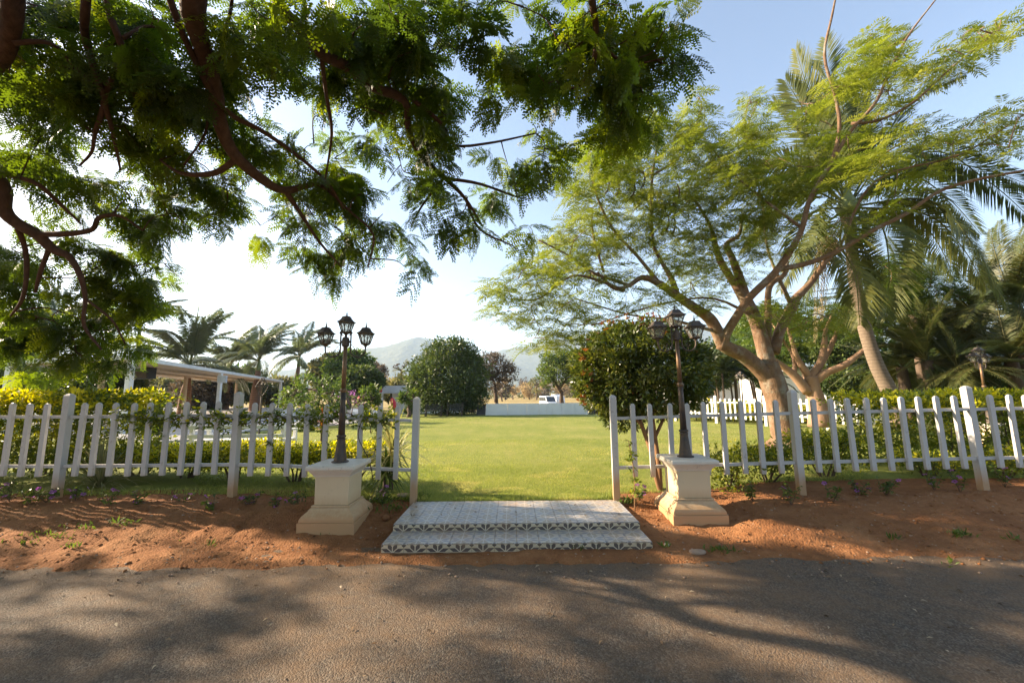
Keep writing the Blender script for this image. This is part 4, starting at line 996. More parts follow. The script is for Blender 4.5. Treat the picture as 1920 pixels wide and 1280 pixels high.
LIMBS = [
 [(352, -190, 2.5, 52), (365, -40, 3.0, 48), (362, 30, 3.2, 44), (380, 90, 3.5, 36), (402, 165, 3.8, 31), (414, 235, 4.0, 28), (440, 290, 4.2, 25), (490, 335, 4.5, 22), (535, 357, 4.7, 16), (600, 347, 4.9, 10), (655, 395, 5.1, 5)],
 [(500, -140, 2.7, 30), (520, 0, 3.1, 26), (560, 50, 3.3, 23), (602, 100, 3.5, 23), (650, 125, 3.7, 23), (700, 163, 3.9, 21), (745, 180, 4.1, 18), (763, 200, 4.2, 15), (766, 245, 4.4, 12), (792, 295, 4.6, 11), (832, 332, 4.8, 10), (872, 372, 5.0, 7), (905, 425, 5.2, 4)],
 [(1095, -150, 2.8, 20), (1110, 0, 3.2, 16), (1118, 60, 3.4, 13), (1112, 120, 3.6, 10), (1088, 160, 3.8, 7), (1050, 165, 3.9, 5), (1000, 160, 4.0, 4)],
 [(10, -180, 2.9, 40), (24, 0, 3.2, 36), (18, 70, 3.4, 32), (0, 118, 3.6, 27), (-60, 160, 3.8, 22)],
 [(170, -100, 3.1, 18), (160, 20, 3.3, 16), (160, 70, 3.5, 14), (180, 140, 3.7, 12), (196, 185, 3.9, 12), (190, 215, 4.0, 10), (178, 250, 4.1, 8), (172, 285, 4.2, 6), (150, 310, 4.3, 4)],
 [(188, -100, 3.1, 16), (205, 20, 3.3, 14), (222, 70, 3.4, 13), (230, 100, 3.5, 13), (218, 138, 3.7, 12), (196, 182, 3.9, 11), (212, 250, 4.1, 8), (226, 320, 4.3, 4)],
 [(-160, 240, 4.2, 34), (-60, 290, 4.4, 32), (0, 345, 4.6, 30), (6, 390, 4.7, 26), (28, 416, 4.8, 23), (70, 440, 4.9, 22), (100, 468, 5.0, 18), (128, 480, 5.05, 14), (150, 515, 5.1, 11), (160, 560, 5.2, 8), (158, 610, 5.3, 7), (190, 655, 5.4, 4)],
 [(300, -60, 3.0, 16), (335, 45, 3.3, 14), (372, 125, 3.6, 12), (402, 185, 3.8, 12), (440, 220, 4.0, 11), (490, 245, 4.2, 9), (555, 290, 4.5, 8), (612, 340, 4.8, 6), (645, 392, 5.0, 4)],
]
SUBS = [
 [(442, 300, 4.25, 14), (400, 325, 4.3, 12), (340, 325, 4.4, 8), (300, 300, 4.4, 4)],
 [(602, 100, 3.5, 10), (612, 180, 3.9, 8), (622, 250, 4.2, 6), (610, 335, 4.6, 3)],
 [(775, 188, 4.15, 9), (828, 232, 4.3, 8), (852, 272, 4.5, 6), (920, 268, 4.5, 5), (1005, 250, 4.4, 3)],
 [(832, 334, 4.8, 8), (900, 345, 4.9, 6), (970, 370, 5.0, 3)],
 [(832, 334, 4.8, 7), (792, 385, 5.1, 5), (770, 425, 5.3, 3)],
 [(1118, 70, 3.42, 9), (1150, 105, 3.6, 7), (1185, 120, 3.7, 5), (1245, 110, 3.8, 3)],
 [(70, 440, 4.9, 13), (130, 438, 4.9, 12), (173, 430, 4.9, 10), (186, 408, 4.9, 9), (225, 405, 4.95, 6), (268, 432, 5.0, 4)],
 [(28, 416, 4.8, 12), (46, 462, 5.0, 10), (50, 510, 5.1, 9), (42, 560, 5.2, 7), (20, 592, 5.3, 4)],
 [(92, 466, 5.0, 9), (76, 510, 5.1, 8), (66, 548, 5.2, 5)],
 [(-40, 318, 4.5, 12), (60, 340, 4.5, 10), (108, 378, 4.7, 8), (152, 420, 4.9, 4)],
 [(25, 80, 3.4, 12), (95, 82, 3.5, 8), (140, 125, 3.7, 6), (190, 170, 3.9, 3)],
 [(398, 155, 3.75, 10), (430, 32, 3.4, 7), (436, -20, 3.2, 7)],
 [(232, 72, 3.4, 9), (272, 50, 3.5, 6), (320, 58, 3.6, 4)],
 [(440, 290, 4.2, 8), (395, 195, 4.0, 7), (385, 250, 4.2, 5), (345, 310, 4.3, 4)],
 [(535, 357, 4.7, 12), (570, 410, 5.0, 8), (600, 455, 5.2, 6), (640, 500, 5.4, 3)],
 [(872, 372, 5.0, 6), (900, 430, 5.2, 5), (960, 460, 5.3, 3)],
 [(655, 395, 5.1, 5), (700, 440, 5.3, 4), (690, 500, 5.5, 3)],
 [(160, 560, 5.2, 6), (210, 600, 5.4, 5), (235, 645, 5.5, 3)],
]
nodes = []
b = B(); b.tube(catmull([TRUNK + (0, 0, -0.1), TRUNK + (0.02, 0.05, 0.4), TRUNK + (0.1, 0.2, 1.6), FORK], 4), np.linspace(0.52, 0.36, 13), 12); part("trunk", *b.out(), M['bark_rain'], rt, True)
for L in LIMBS:
    P, r = limb(L); a = FORK + np.array([0, 0, -0.15]); s0 = P[0]; e = P[0] - P[min(4, len(P) - 1)]; e /= np.linalg.norm(e)
    mid = (a + s0) / 2 + np.array([0, 0, 0.55]) + 0.3 * e
    Q = catmull([a, mid, s0], 6)
    P = np.vstack([Q[:-1], P]); r = np.concatenate([np.linspace(max(0.2, r[0] * 1.4), r[0], len(Q))[:-1], r])
    r = r * (1 + 0.10 * (fbm(np.arange(len(r)) * 0.7, np.full(len(r), float(len(L))), 3) - 0.5))
    V, Fc = tube(P, r, 8); part("limb", V, Fc, M['bark_rain'], rt, True); nodes.append(P)
for L in SUBS:
    P, r = limb(L); V, Fc = tube(P, r, 6); part("branch", V, Fc, M['bark_rain'], rt, True); nodes.append(P)
nodes = np.concatenate(nodes)
V, Fc = grow(nodes, clumps, (0.010, 0.0045), 0.05, rg); o = part("twigs", V, Fc, M['bark_rain'], rt, True); o['kind'] = 'stuff'
V, Fc, T = rosettes(pts, RAIN, 5, (-60, 12), (0.52, 0.92), rg, 0.45)
o = part("crown", V, Fc, M['lf_rain'], rt, tone=T); o['kind'] = 'stuff'
# the rest of its crown, above and behind the frame
def hidden_crown(n, box, seed, margin=170):
    g = np.random.default_rng(seed); P = g.uniform(0, 1, (n * 3, 3)) * (np.array(box[1]) - box[0]) + box[0]
    c = (np.array(box[1]) + box[0]) / 2; h = (np.array(box[1]) - box[0]) / 2
    P = P[np.sum(((P - c) / h) ** 2, axis=1) < 1]
    P = P[(fbm(P[:, 0] * 0.8, P[:, 1] * 0.8 + P[:, 2] * 0.4, seed, 3) > 0.43)]
    ok = []
    for p in P:
        if np.linalg.norm(p - C) < 3.2: ok.append(False); continue
        if (p - C) @ FW < 0.3: ok.append(True); continue
        x, y = PROJ(p); ok.append(y < -margin or x < -margin * 1.5 or x > 1920 + margin * 2)
    return P[np.array(ok)][:n]
P = hidden_crown(900, ((-9, -8.5, 4.2), (5.5, 4.2, 7.6)), 5)
V, Fc, T = rosettes(P, RAINSMALL, 4, (-40, 10), (0.9, 1.4), rg, 0.4); part("crown", V, Fc, M['lf_rain'], rt, tone=T)['kind'] = 'stuff'

# a second rain tree down the road on the left: its shade falls across the road and the verge
T2 = np.array([-13.2, -0.6, 0.0])
r2 = thing("rain_tree", "second rain tree standing down the road beyond the left edge, casting the dappled shade", "tree", T2)
b = B(); b.tube(catmull([T2 + (0, 0, -0.1), T2 + (0.1, 0.1, 1.2), T2 + (0.2, 0.5, 3.0)], 4), np.linspace(0.5, 0.34, 9), 10); part("trunk", *b.out(), M['bark_rain'], r2, True)
for k, q in enumerate(((-18, -1, 6.2), (-16.5, 3.5, 6.4), (-12.5, 4.2, 6.6), (-10, 2.5, 6.0), (-10.2, -2.5, 6.3), (-14, -4.5, 6.2))):
    b = B(); s0 = T2 + (0.2, 0.5, 2.9); q = np.array(q, float); b.tube(catmull([s0, (s0 + q) / 2 + (0, 0, 0.7), q], 5), np.linspace(0.2, 0.04, 11), 7); part("limb", *b.out(), M['bark_rain'], r2, True)
P = hidden_crown(1350, ((-21.5, -7.5, 4.0), (-5.2, 7.4, 8.6)), 15)
V, Fc, T = rosettes(P, RAINSMALL, 4, (-40, 10), (1.1, 1.7), rg, 0.4); part("crown", V, Fc, M['lf_rain'], r2, tone=T)['kind'] = 'stuff'

# ------------------------------------------------------------------ the flame tree on the right of the lawn
rg = np.random.default_rng(31)
gp = W(1474, 832, 9.5)
gt = thing("flame_tree", "big spreading flame tree with leaning trunk and pale green feathery crown behind the right fence", "tree", gp)
b = B(); P, r = limb([(1484, 846, 9.5, 92), (1479, 830, 9.5, 66), (1470, 800, 9.5, 53), (1459, 750, 9.5, 48), (1447, 712, 9.5, 48), (1438, 680, 9.5, 40)])
V, Fc = tube(P, r, 14)
part("trunk", V, Fc, M['bark_gul'], gt, True)
GL = [
 [(1452, 722, 9.5, 40), (1420, 688, 9.45, 37), (1390, 664, 9.4, 34), (1358, 648, 9.3, 31), (1345, 622, 9.25, 29), (1330, 597, 9.2, 27), (1302, 577, 9.1, 23), (1265, 552, 9.0, 20), (1238, 533, 8.9, 17), (1205, 520, 8.8, 13), (1180, 535, 8.7, 10), (1150, 540, 8.6, 8), (1120, 510, 8.5, 5)],
 [(1352, 655, 9.3, 24), (1362, 625, 9.15, 21), (1378, 598, 9.0, 20), (1405, 558, 8.8, 18), (1452, 512, 8.6, 17), (1482, 470, 8.4, 15), (1504, 428, 8.2, 12), (1516, 380, 8.1, 11), (1540, 335, 8.0, 10), (1562, 295, 7.9, 9), (1574, 238, 7.8, 8), (1566, 180, 7.7, 7), (1546, 105, 7.6, 6), (1560, 30, 7.5, 5), (1574, -40, 7.4, 3)],
 [(1442, 695, 9.5, 38), (1430, 645, 9.55, 34), (1416, 600, 9.6, 30), (1396, 560, 9.6, 28), (1376, 530, 9.6, 18), (1352, 492, 9.5, 16), (1340, 455, 9.4, 12), (1330, 420, 9.3, 8), (1300, 370, 9.2, 5)],
 [(1438, 640, 9.6, 18), (1440, 600, 9.7, 16), (1440, 550, 9.8, 14), (1448, 530, 9.8, 14), (1470, 515, 9.8, 11), (1476, 490, 9.8, 8)],
 [(1450, 660, 9.6, 28), (1462, 620, 9.7, 23), (1484, 578, 9.8, 24), (1492, 560, 9.9, 20), (1520, 530, 10.0, 15), (1548, 490, 10.0, 12), (1575, 462, 10.0, 7)],
 [(1462, 505, 8.6, 14), (1520, 492, 8.5, 12), (1572, 470, 8.3, 11), (1640, 430, 8.0, 10), (1700, 400, 7.8, 9), (1762, 358, 7.6, 8), (1840, 335, 7.4, 7), (1930, 318, 7.2, 5)],
]
GS = [
 [(1398, 560, 9.6, 22), (1388, 525, 9.6, 18), (1372, 482, 9.6, 14), (1362, 458, 9.6, 12), (1386, 440, 9.6, 8), (1392, 400, 9.5, 4)],
 [(1270, 555, 9.0, 14), (1258, 520, 9.0, 12), (1240, 490, 9.0, 8), (1224, 450, 9.0, 6), (1222, 345, 9.0, 6), (1228, 300, 9.0, 5), (1238, 240, 9.0, 4)],
 [(1222, 330, 9.0, 6), (1268, 300, 8.9, 5), (1296, 262, 8.9, 4), (1316, 200, 8.8, 3)],
 [(1216, 330, 9.0, 5), (1180, 310, 8.9, 4), (1165, 285, 8.9, 3)],
 [(1238, 533, 8.9, 9), (1195, 480, 8.8, 7), (1150, 430, 8.8, 6), (1120, 370, 8.8, 5), (1105, 300, 8.8, 3)],
 [(1180, 535, 8.7, 8), (1150, 525, 8.6, 7), (1110, 510, 8.5, 6), (1068, 480, 8.4, 5), (1010, 450, 8.3, 3)],
 [(1170, 545, 8.7, 8), (1120, 525, 8.5, 6), (1070, 518, 8.4, 5), (1010, 560, 8.2, 4), (960, 560, 8.1, 3)],
 [(1132, 510, 8.6, 6), (1112, 440, 8.7, 5), (1110, 390, 8.7, 3)],
 [(1562, 300, 7.9, 8), (1592, 250, 7.8, 8), (1640, 195, 7.6, 7), (1662, 150, 7.5, 6), (1700, 72, 7.3, 5), (1762, -10, 7.2, 3)],
 [(1596, 232, 7.8, 6), (1650, 225, 7.6, 6), (1715, 190, 7.4, 5), (1790, 122, 7.2, 4), (1872, 58, 7.0, 2)],
 [(1560, 330, 7.9, 6), (1620, 310, 7.7, 5), (1700, 262, 7.5, 3)],
 [(1572, 470, 8.3, 5), (1640, 340, 7.8, 5), (1800, 290, 7.4, 4), (1920, 215, 7.1, 3)],
 [(1424, 600, 9.4, 8), (1340, 560, 9.0, 5), (1240, 570, 8.7, 4), (1110, 610, 8.4, 3)],
 [(1485, 575, 9.8, 10), (1440, 470, 9.8, 5), (1430, 380, 9.6, 4), (1400, 260, 9.4, 3), (1420, 190, 9.3, 2)],
 [(1345, 622, 9.25, 8), (1260, 600, 8.9, 6), (1180, 590, 8.6, 4), (1080, 560, 8.4, 3)],
 [(1504, 428, 8.2, 7), (1440, 380, 8.5, 5), (1380, 330, 8.8, 4), (1310, 250, 9.0, 2)],
]
nodes = []
for L in GL: P, r = limb(L, 4, 0.78); V, Fc = tube(P, r, 9); part("limb", V, Fc, M['bark_gul'], gt, True); nodes.append(P)
for L in GS: P, r = limb(L, 4, 0.85); V, Fc = tube(P, r, 6); part("branch", V, Fc, M['bark_gul'], gt, True); nodes.append(P)
GC = """960 570 55 38;1000 520 60 42;938 545 30 22;1022 590 60 38;1040 470 60 48;1080 535 70 50;1100 440 66 48;1122 360 60 48;1112 300 42 36;1150 320 52 40;1182 262 48 36;1200 400 80 50;1160 480 80 48;1240 340 78 56;1250 252 52 38;1316 186 24 18;1305 240 48 36;1290 420 88 50;1312 320 78 56;1380 290 66 48;1420 192 28 22;1402 240 48 36;1402 360 88 50;1380 430 88 36;1450 380 66 48;1450 300 44 30;1512 200 30 26;1520 240 58 36;1590 135 58 42;1572 175 34 26;1650 92 48 38;1682 122 46 34;1640 182 58 36;1700 152 46 34;1762 112 46 30;1822 72 46 30;1872 50 34 22;1600 272 78 36;1680 262 66 32;1740 240 56 28;1640 322 76 36;1560 322 66 38;1850 232 56 36;1890 210 36 26;1885 270 46 26;1740 302 58 36;1800 272 46 28;1350 500 76 36;1290 505 66 34;1430 450 56 36;1455 580 56 26;1490 620 46 26;1540 580 56 36;1110 600 48 26;1060 622 58 26;1200 562 66 26;1300 560 46 26;1010 640 30 18;1660 370 60 24;1500 330 50 40;1580 420 60 26"""
pts = []; cl = []
for q in GC.split(";"):
    x, y, rx, ry = map(float, q.split()); D = float(np.interp(x, [900, 1200, 1450, 1600, 1900], [8.2, 8.9, 9.2, 7.9, 7.2])) + rg.normal() * 0.25
    n = int(rx * ry / (88 if x < 1480 else 190 if y > 150 else 130))
    for _ in range(n):
        a = rg.uniform(0, 2 * math.pi); rr = rg.uniform() ** 0.5; pts.append(W(x + rx * rr * math.cos(a), y + ry * rr * math.sin(a), D + rg.normal() * 0.55))
    for _ in range(4):
        a = rg.uniform(0, 2 * math.pi); rr = rg.uniform(0.2, 0.8); cl.append(W(x + rx * rr * math.cos(a), y + ry * rr * math.sin(a), D + rg.normal() * 0.35))
pts = np.array(pts); cl = np.array(cl)
V, Fc = grow(np.concatenate(nodes), cl, (0.012, 0.005), 0.10, rg); part("twigs", V, Fc, M['bark_gul'], gt, True)['kind'] = 'stuff'
V, Fc, T = rosettes(pts, GULL, 7, (-22, 16), (0.6, 1.05), rg, 0.25); part("crown", V, Fc, M['lf_gul'], gt, tone=T)['kind'] = 'stuff'
for k, (dx, dy, w_) in enumerate(((-0.42, -0.12, 0.11), (0.38, -0.22, 0.10), (-0.1, -0.42, 0.09), (0.3, 0.3, 0.1), (-0.35, 0.3, 0.1))):
    g0 = np.array([gp[0], gp[1], LZ + 0.02]); P = catmull([g0 + (dx * 0.12, dy * 0.12, 0.42), g0 + (dx * 0.5, dy * 0.5, 0.16), g0 + (dx, dy, 0.03), g0 + (dx * 1.6, dy * 1.6, -0.06)], 4)
    V, Fc = tube(P, np.linspace(w_ * 1.4, w_ * 0.35, len(P)), 8); part("root", V, Fc, M['bark_gul'], gt, True)
# long curved seed pods hang in it
for k, (x, y) in enumerate(((1138, 345), (1157, 350), (1186, 352), (1182, 338), (1250, 415), (1262, 420), (1262, 395), (1270, 360), (1205, 335))):
    p = W(x, y, 8.6); P = catmull([p + (0, 0, 0.22), p + (0.05, 0, 0.05), p + (0.02, 0, -0.14), p + (-0.06, 0, -0.24)], 3)
    V, Fc = tube(P, np.concatenate([[0.006], np.full(len(P) - 2, 0.02), [0.006]]), 5); part("seed_pod", V, Fc, M['bark_brown'], gt, True)

# ------------------------------------------------------------------ coconut palm
rg = np.random.default_rng(41)
DC = 11.0; ct = W(1668, 750, DC); ct[2] = LZ
cp_ = thing("coconut_palm", "tall coconut palm with ringed curving trunk behind the big right hedge", "palm", ct)
P, r = limb([(1690, 800, DC, 34), (1668, 735, DC, 29), (1642, 680, DC, 26), (1620, 610, DC, 24), (1606, 545, DC, 23), (1598, 480, DC, 22), (1592, 395, DC, 21)], 6)
V, Fc = tube(P, r, 12); part("trunk", V, Fc, M['bark_coco'], cp_, True)
cc = W(1590, 388, DC)
b = B(); b.rings(tuple(cc + (0, 0, -0.25)), [(0.2, 0), (0.3, 0.2), (0.16, 0.5), (0.05, 0.9)], 8); part("heart", *b.out(), M['shaft'], cp_, True)
CF = [((1545, 240), (1492, 92), 0.1, 0.1), ((1612, 190), (1712, 60), -0.3, 0.1), ((1680, 225), (1812, 140), -0.5, 0.35), ((1575, 230), (1548, 70), 0.5, 0.1), ((1530, 250), (1472, 150), -0.4, 0.2), ((1740, 285), (1945, 420), -1.0, 0.9), ((1745, 310), (1960, 360), -0.2, 0.9), ((1730, 400), (1850, 540), -0.6, 0.9), ((1740, 375), (1885, 570), -1.6, 0.9),
      ((1650, 420), (1662, 600), -1.4, 1.0), ((1500, 350), (1392, 470), 0.2, 1.0), ((1520, 400), (1462, 545), -0.6, 1.0), ((1575, 450), (1612, 610), -1.3, 1.0), ((1475, 300), (1352, 385), 0.8, 0.8),
      ((1592, 270), (1580, 150), 1.4, 0.1), ((1700, 330), (1840, 440), 1.2, 0.9), ((1500, 310), (1420, 420), 1.6, 0.9), ((1660, 300), (1780, 330), 1.8, 0.6), ((1520, 280), (1450, 190), 1.0, 0.3), ((1700, 400), (1790, 520), 0.6, 1.0), ((1540, 430), (1510, 560), 0.9, 1.0)]
for k, (m_, e_, dd, hang) in enumerate(CF):
    P = np.array([cc, W(m_[0], m_[1], DC + dd * 0.5), W((m_[0] + e_[0]) / 2 + (e_[1] - m_[1]) * 0.06, (m_[1] + e_[1]) / 2 - 14, DC + dd * 0.85), W(e_[0], e_[1], DC + dd)])
    V, Fc, T = frond_mesh(P, 135, 1.15, 0.065, hang, rg, 0.035, 0.5, rg.uniform(0.25, 0.75))
    part("frond", V, Fc, M['lf_coco'], cp_, tone=T)
for (m_, e_) in (((1540, 480), (1527, 640)), ((1552, 470), (1540, 600))):
    P = np.array([cc + (0, 0, -0.2), W((m_[0] + 1590) / 2, 425, DC - 0.4), W(m_[0], m_[1], DC - 0.8), W(e_[0], e_[1], DC - 0.85)])
    V, Fc, T = frond_mesh(P, 46, 0.55, 0.05, 1.6, rg, 0.03, 1.2, 0.4); o = part("dead_frond", V, Fc, M['lf_dry'], cp_, tone=T); o['label'] = "dry brown dead frond hanging down"

# ------------------------------------------------------------------ palms built from shared fronds
def frond_set(els, L, bend, pairs, ll, lw, hang, m, seed, r=0.02, name="frond"):
    """one frond per starting elevation; each leaves its base at that angle and bows over by its weight"""
    g = np.random.default_rng(seed); out = []
    for e in els:
        a = np.radians(e - (bend * g.uniform(0.85, 1.15) * (0.55 + 0.45 * math.cos(rad(e)))) * np.linspace(0, 1, 9) ** 1.2); st = L / 8
        x = np.concatenate([[0], np.cumsum(np.cos(a[:-1]) * st)]); z = np.concatenate([[0], np.cumsum(np.sin(a[:-1]) * st)]); t = np.linspace(0, 1, 9)
        P = np.stack([x, g.normal() * 0.07 * L * t * t, z], 1)
        V, Fc, T = frond_mesh(P[::2], pairs, ll, lw, hang, g, r, 0.6, g.uniform(0.3, 0.7)); out.append(mesh(name, V, Fc, m, T))
    return out
ROYAL = frond_set((84, 72, 60, 48, 34, 18, 2), 3.2, 95, 84, 0.70, 0.06, 0.8, M['lf_palm'], 51, 0.03)
DATE = frond_set((80, 60, 42, 24, 4, -18, -45), 2.6, 60, 100, 0.40, 0.032, 0.3, M['lf_date'], 52, 0.025)
ARECA = frond_set((82, 68, 54, 40, 24), 2.2, 85, 44, 0.6, 0.07, 0.7, M['lf_areca'], 53, 0.02)
def crown_of(t, c, fronds, n, el, scale, seed, name="frond", mats=None):
    g = np.random.default_rng(seed); c = np.asarray(c) - ORG[t.name]
    for k in range(n):
        o = link(name, fronds[int(((k * 0.618 + 0.1 * seed) % 1.0) * len(fronds))], t, c)
        o.rotation_euler = (g.normal() * 0.10, g.normal() * 0.10, k * 2.39996 + g.normal() * 0.25); s = scale * g.uniform(0.82, 1.1); o.scale = (s, s, s)
def royal(x, yb, Y, ycrown, wbase, label, seed, scale=1.0, spear=None, n=22, shaft=0.2):
    base = W(x[0], 745, Y); base[2] = 0.15; top = W(x[1], ycrown, Y)
    t = thing("royal_palm", label, "palm", base, "royal palms by the pergola")
    w = wbase / 2 * PXM(x[0], 740, Y); H = top[2] - base[2]; d = top - base
    hs = np.array([0, 0.06, 0.3, 0.5, 0.62, 1 - shaft]); rr = np.array([1.1, 1.05, 1.0, 0.85, 0.62, 0.5]) * w
    V, Fc = tube(catmull([base + d * h for h in hs], 3), np.interp(np.linspace(0, 1, 16), np.linspace(0, 1, 6), rr), 12); part("trunk", V, Fc, M['bark_royal'], t, True)
    V, Fc = tube([base + d * h for h in np.linspace(1 - shaft, 1.02, 6)], np.array([0.52, 0.56, 0.48, 0.36, 0.26, 0.16]) * w, 10); part("crownshaft", V, Fc, M['shaft'], t, True)
    crown_of(t, top, ROYAL, n, (2, 80), scale, seed)
    if spear:
        q = W(spear[0], spear[1], Y); V, Fc = tube(catmull([top, (top + q) / 2 + (0.05, 0, 0), q], 3), [0.07, 0.06, 0.055, 0.05, 0.045, 0.035, 0.02], 6); part("spear_leaf", V, Fc, M['shaft'], t, True)
royal((346, 356), 760, 30, 684, 19, "royal palm with brown swollen trunk and wide crown, biggest over the pergola roof", 1, 1.5, (374, 562))
royal((424, 432), 760, 40, 688, 11, "royal palm with slim trunk behind the second pergola post", 2, 1.6)
royal((478, 486), 760, 35, 676, 17, "royal palm with tall bare spear leaf beside the iron lantern", 3, 1.35, (488, 602))
royal((551, 562), 760, 44, 668, 12, "royal palm nearest the lamp post on the left, feathery dark crown", 4, 1.4)
royal((256, 262), 760, 29, 612, 14, "tall royal palm rising behind the pergola's near corner post", 5, 1.2, None, 11)
royal((106, 104), 760, 24, 602, 20, "royal palm with grey trunk seen through the near part of the pergola", 6, 1.2, None, 12)
royal((566, 574), 760, 52, 700, 10, "small royal palm low beside the plumeria tree", 7, 1.1, None, 10)
def bushy_palm(name, label, x, y, Y, fr, n, el, scale, seed, stems=1, group=None, bark='bark_brown'):
    c = W(x, y, Y); t = thing(name, label, "palm", (c[0], Y, 0.1), group); g = np.random.default_rng(seed)
    for k in range(stems):
        q = c + np.array([g.normal(), g.normal(), 0]) * (0.35 if stems > 1 else 0) + np.array([0, 0, g.normal() * 0.4 * (stems > 1)])
        a = np.array([c[0] + (q[0] - c[0]) * 0.4, Y + (q[1] - Y) * 0.4, 0.05])
        V, Fc = tube(catmull([a, (a + q) / 2 + (0.05, 0, 0), q], 3), np.linspace(0.2, 0.15, 7) * (1 if stems == 1 else 0.35), 9); part("trunk", V, Fc, M[bark], t, True)
        crown_of(t, q, fr, n, el, scale, seed * 7 + k)
bushy_palm("date_palm", "date palm with golden tipped fronds just right of the coconut trunk", 1712, 590, 15, DATE, 44, (-65, 80), 1.25, 61)
bushy_palm("date_palm", "date palm in the gap left of the dark right lamp post", 1775, 630, 17, DATE, 40, (-60, 75), 1.25, 62)
bushy_palm("date_palm", "tall date palm at the right edge with orange hanging fronds", 1905, 575, 13.5, DATE, 50, (-75, 85), 1.4, 63)
bushy_palm("date_palm", "date palm behind the dark right lamp post", 1845, 625, 15.5, DATE, 44, (-65, 80), 1.3, 64)
bushy_palm("date_palm", "low date palm behind the pinkish tree's longest limb", 1650, 690, 18, DATE, 24, (-40, 70), 0.8, 65)
for k, (x, y, Y, sc, lab) in enumerate(((1690, 688, 14, 0.8, "low bushy date palm right beside the coconut trunk above the hedge"), (1738, 676, 13, 0.9, "low bushy date palm in the middle of the palm group above the hedge"), (1795, 690, 12.5, 0.85, "low bushy date palm left of the dark right lamp post above the hedge"), (1895, 672, 12, 1.0, "low bushy date palm at the right edge above the hedge"))):
    bushy_palm("date_palm", lab, x, y, Y, DATE, 34, 0, sc, 90 + k, group="low date palms above the hedge")
for k, (x, y, Y, sc, lab) in enumerate(((1350, 712, 25, 0.8, "dark feather palm clump just right of the round shrub"), (1415, 715, 24, 0.8, "dark feather palm clump hidden by the leaning flame tree trunk"), (1740, 700, 16, 0.8, "dark low palm clump under the date palms"), (1800, 705, 16.5, 0.85, "dark low palm clump left of the dark right lamp post's foot"), (1895, 705, 15, 0.8, "dark low palm clump at the right edge behind the hedge"), (1375, 690, 29, 0.9, "dark feather palm behind the far small lamp post"))):
    bushy_palm("feather_palm", lab, x, y, Y, ARECA, 9, (5, 80), sc, 70 + k, 4, "dark feather palm clumps")

# ------------------------------------------------------------------ broad trees and bushes
def tree(name, label, base, ells, n, ll, m, bark, rtrunk, seed, group=None, shape=(LEAF, LEAFF), clump=0.24, up=0.5, shell=0.5, fork=0.45, droop=0.0, stems=1, lean=0.0, limbs=7, catn="tree", rlimb=0.35):
    """base (x, y, z); ells in world metres"""
    g = np.random.default_rng(seed); base = np.asarray(base, float)
    t = thing(name, label, catn, base, group); cz = np.mean([e[0][2] for e in ells]); cx = np.mean([e[0][0] for e in ells]); cy = np.mean([e[0][1] for e in ells])
    fk = base + (np.array([cx, cy, cz]) - base) * fork; b = B(); nd = []
    for s in range(stems):
        off = np.array([g.normal(), g.normal(), 0]) * rtrunk * 1.5 * (stems > 1); f2 = fk + off * 4
        Q = catmull([base + off + (0, 0, -0.1), base + off + (f2 - base - off) * 0.5 + np.array([g.normal(), g.normal(), 0]) * rtrunk * 0.6, f2], 4); b.tube(Q, np.linspace(rtrunk * 1.2, rtrunk * 0.8, len(Q)) / (1 if stems == 1 else 1.0), 9); nd.append(Q[-4:])
    part("trunk", *b.out(), M[bark], t, True)
    b = B(); nd = np.concatenate(nd); tg = []
    for k in range(limbs):
        e = ells[k % len(ells)]; u = unit(1, g)[0]; u[2] = abs(u[2]) * 0.7; tg.append(np.array(e[0]) + u * np.array(e[1]) * 0.75)
    V, Fc = grow(nd, np.array(tg), (rtrunk * rlimb * 1.6, rtrunk * rlimb * 0.5), 0.08, g); part("limbs", V, Fc, M[bark], t, True)['kind'] = 'stuff'
    if n:
        V, Fc, T = crown_leaves(ells, n, ll, shape, g, clump, shell, up=up, droop=droop); part("crown", V, Fc, M[m], t, tone=T)
    return t
def EL(x, y, Y, rx, ry, rd=None):
    c = W(x, y, Y); k = PXM(x, y, Y); return (c, (rx * k, (rd if rd else rx) * k, ry * k))
# round dark tree at the end of the lawn
Y = YW + 1.2
tree("mango_tree", "big round dark green tree at the lawn's far end, left of the screen wall", WZ(838, 777, LZ), [EL(842, 700, Y, 68, 56), EL(800, 708, Y, 38, 42), EL(880, 705, Y, 34, 48), EL(845, 660, Y, 48, 24), EL(840, 745, Y, 66, 26), EL(790, 735, Y, 26, 26), EL(886, 745, Y, 26, 26)],
     30000, 0.20, 'lf_dark', 'bark_brown', 0.16, 81, clump=0.3, shell=0.55)
tree("brown_tree", "brownish thin tree behind the round dark tree, half bare", W(932, 757, 34) * np.array([1, 1, 0]), [EL(912, 682, 34, 30, 22), EL(935, 690, 34, 26, 26), EL(905, 700, 34, 20, 20), EL(955, 700, 34, 16, 24), EL(920, 715, 34, 24, 18)], 6500, 0.17, 'lf_brown', 'bark_brown', 0.17, 82, limbs=30, clump=0.35, fork=0.25, rlimb=0.42)
tree("brown_tree", "round brown dry tree far off just right of the left lamp post", W(712, 750, 62) * np.array([1, 1, 0]), [EL(708, 698, 62, 18, 17), EL(690, 690, 62, 14, 12)], 3000, 0.32, 'lf_brown', 'bark_brown', 0.25, 83, limbs=10)
tree("bare_tree", "bare pale twiggy tree far off above the pavilion roof", W(750, 750, 48) * np.array([1, 1, 0]), [EL(752, 690, 48, 20, 18), EL(748, 712, 48, 18, 12)], 320, 0.22, 'lf_olive', 'bark_brown', 0.12, 84, limbs=46, fork=0.3, rlimb=0.4)
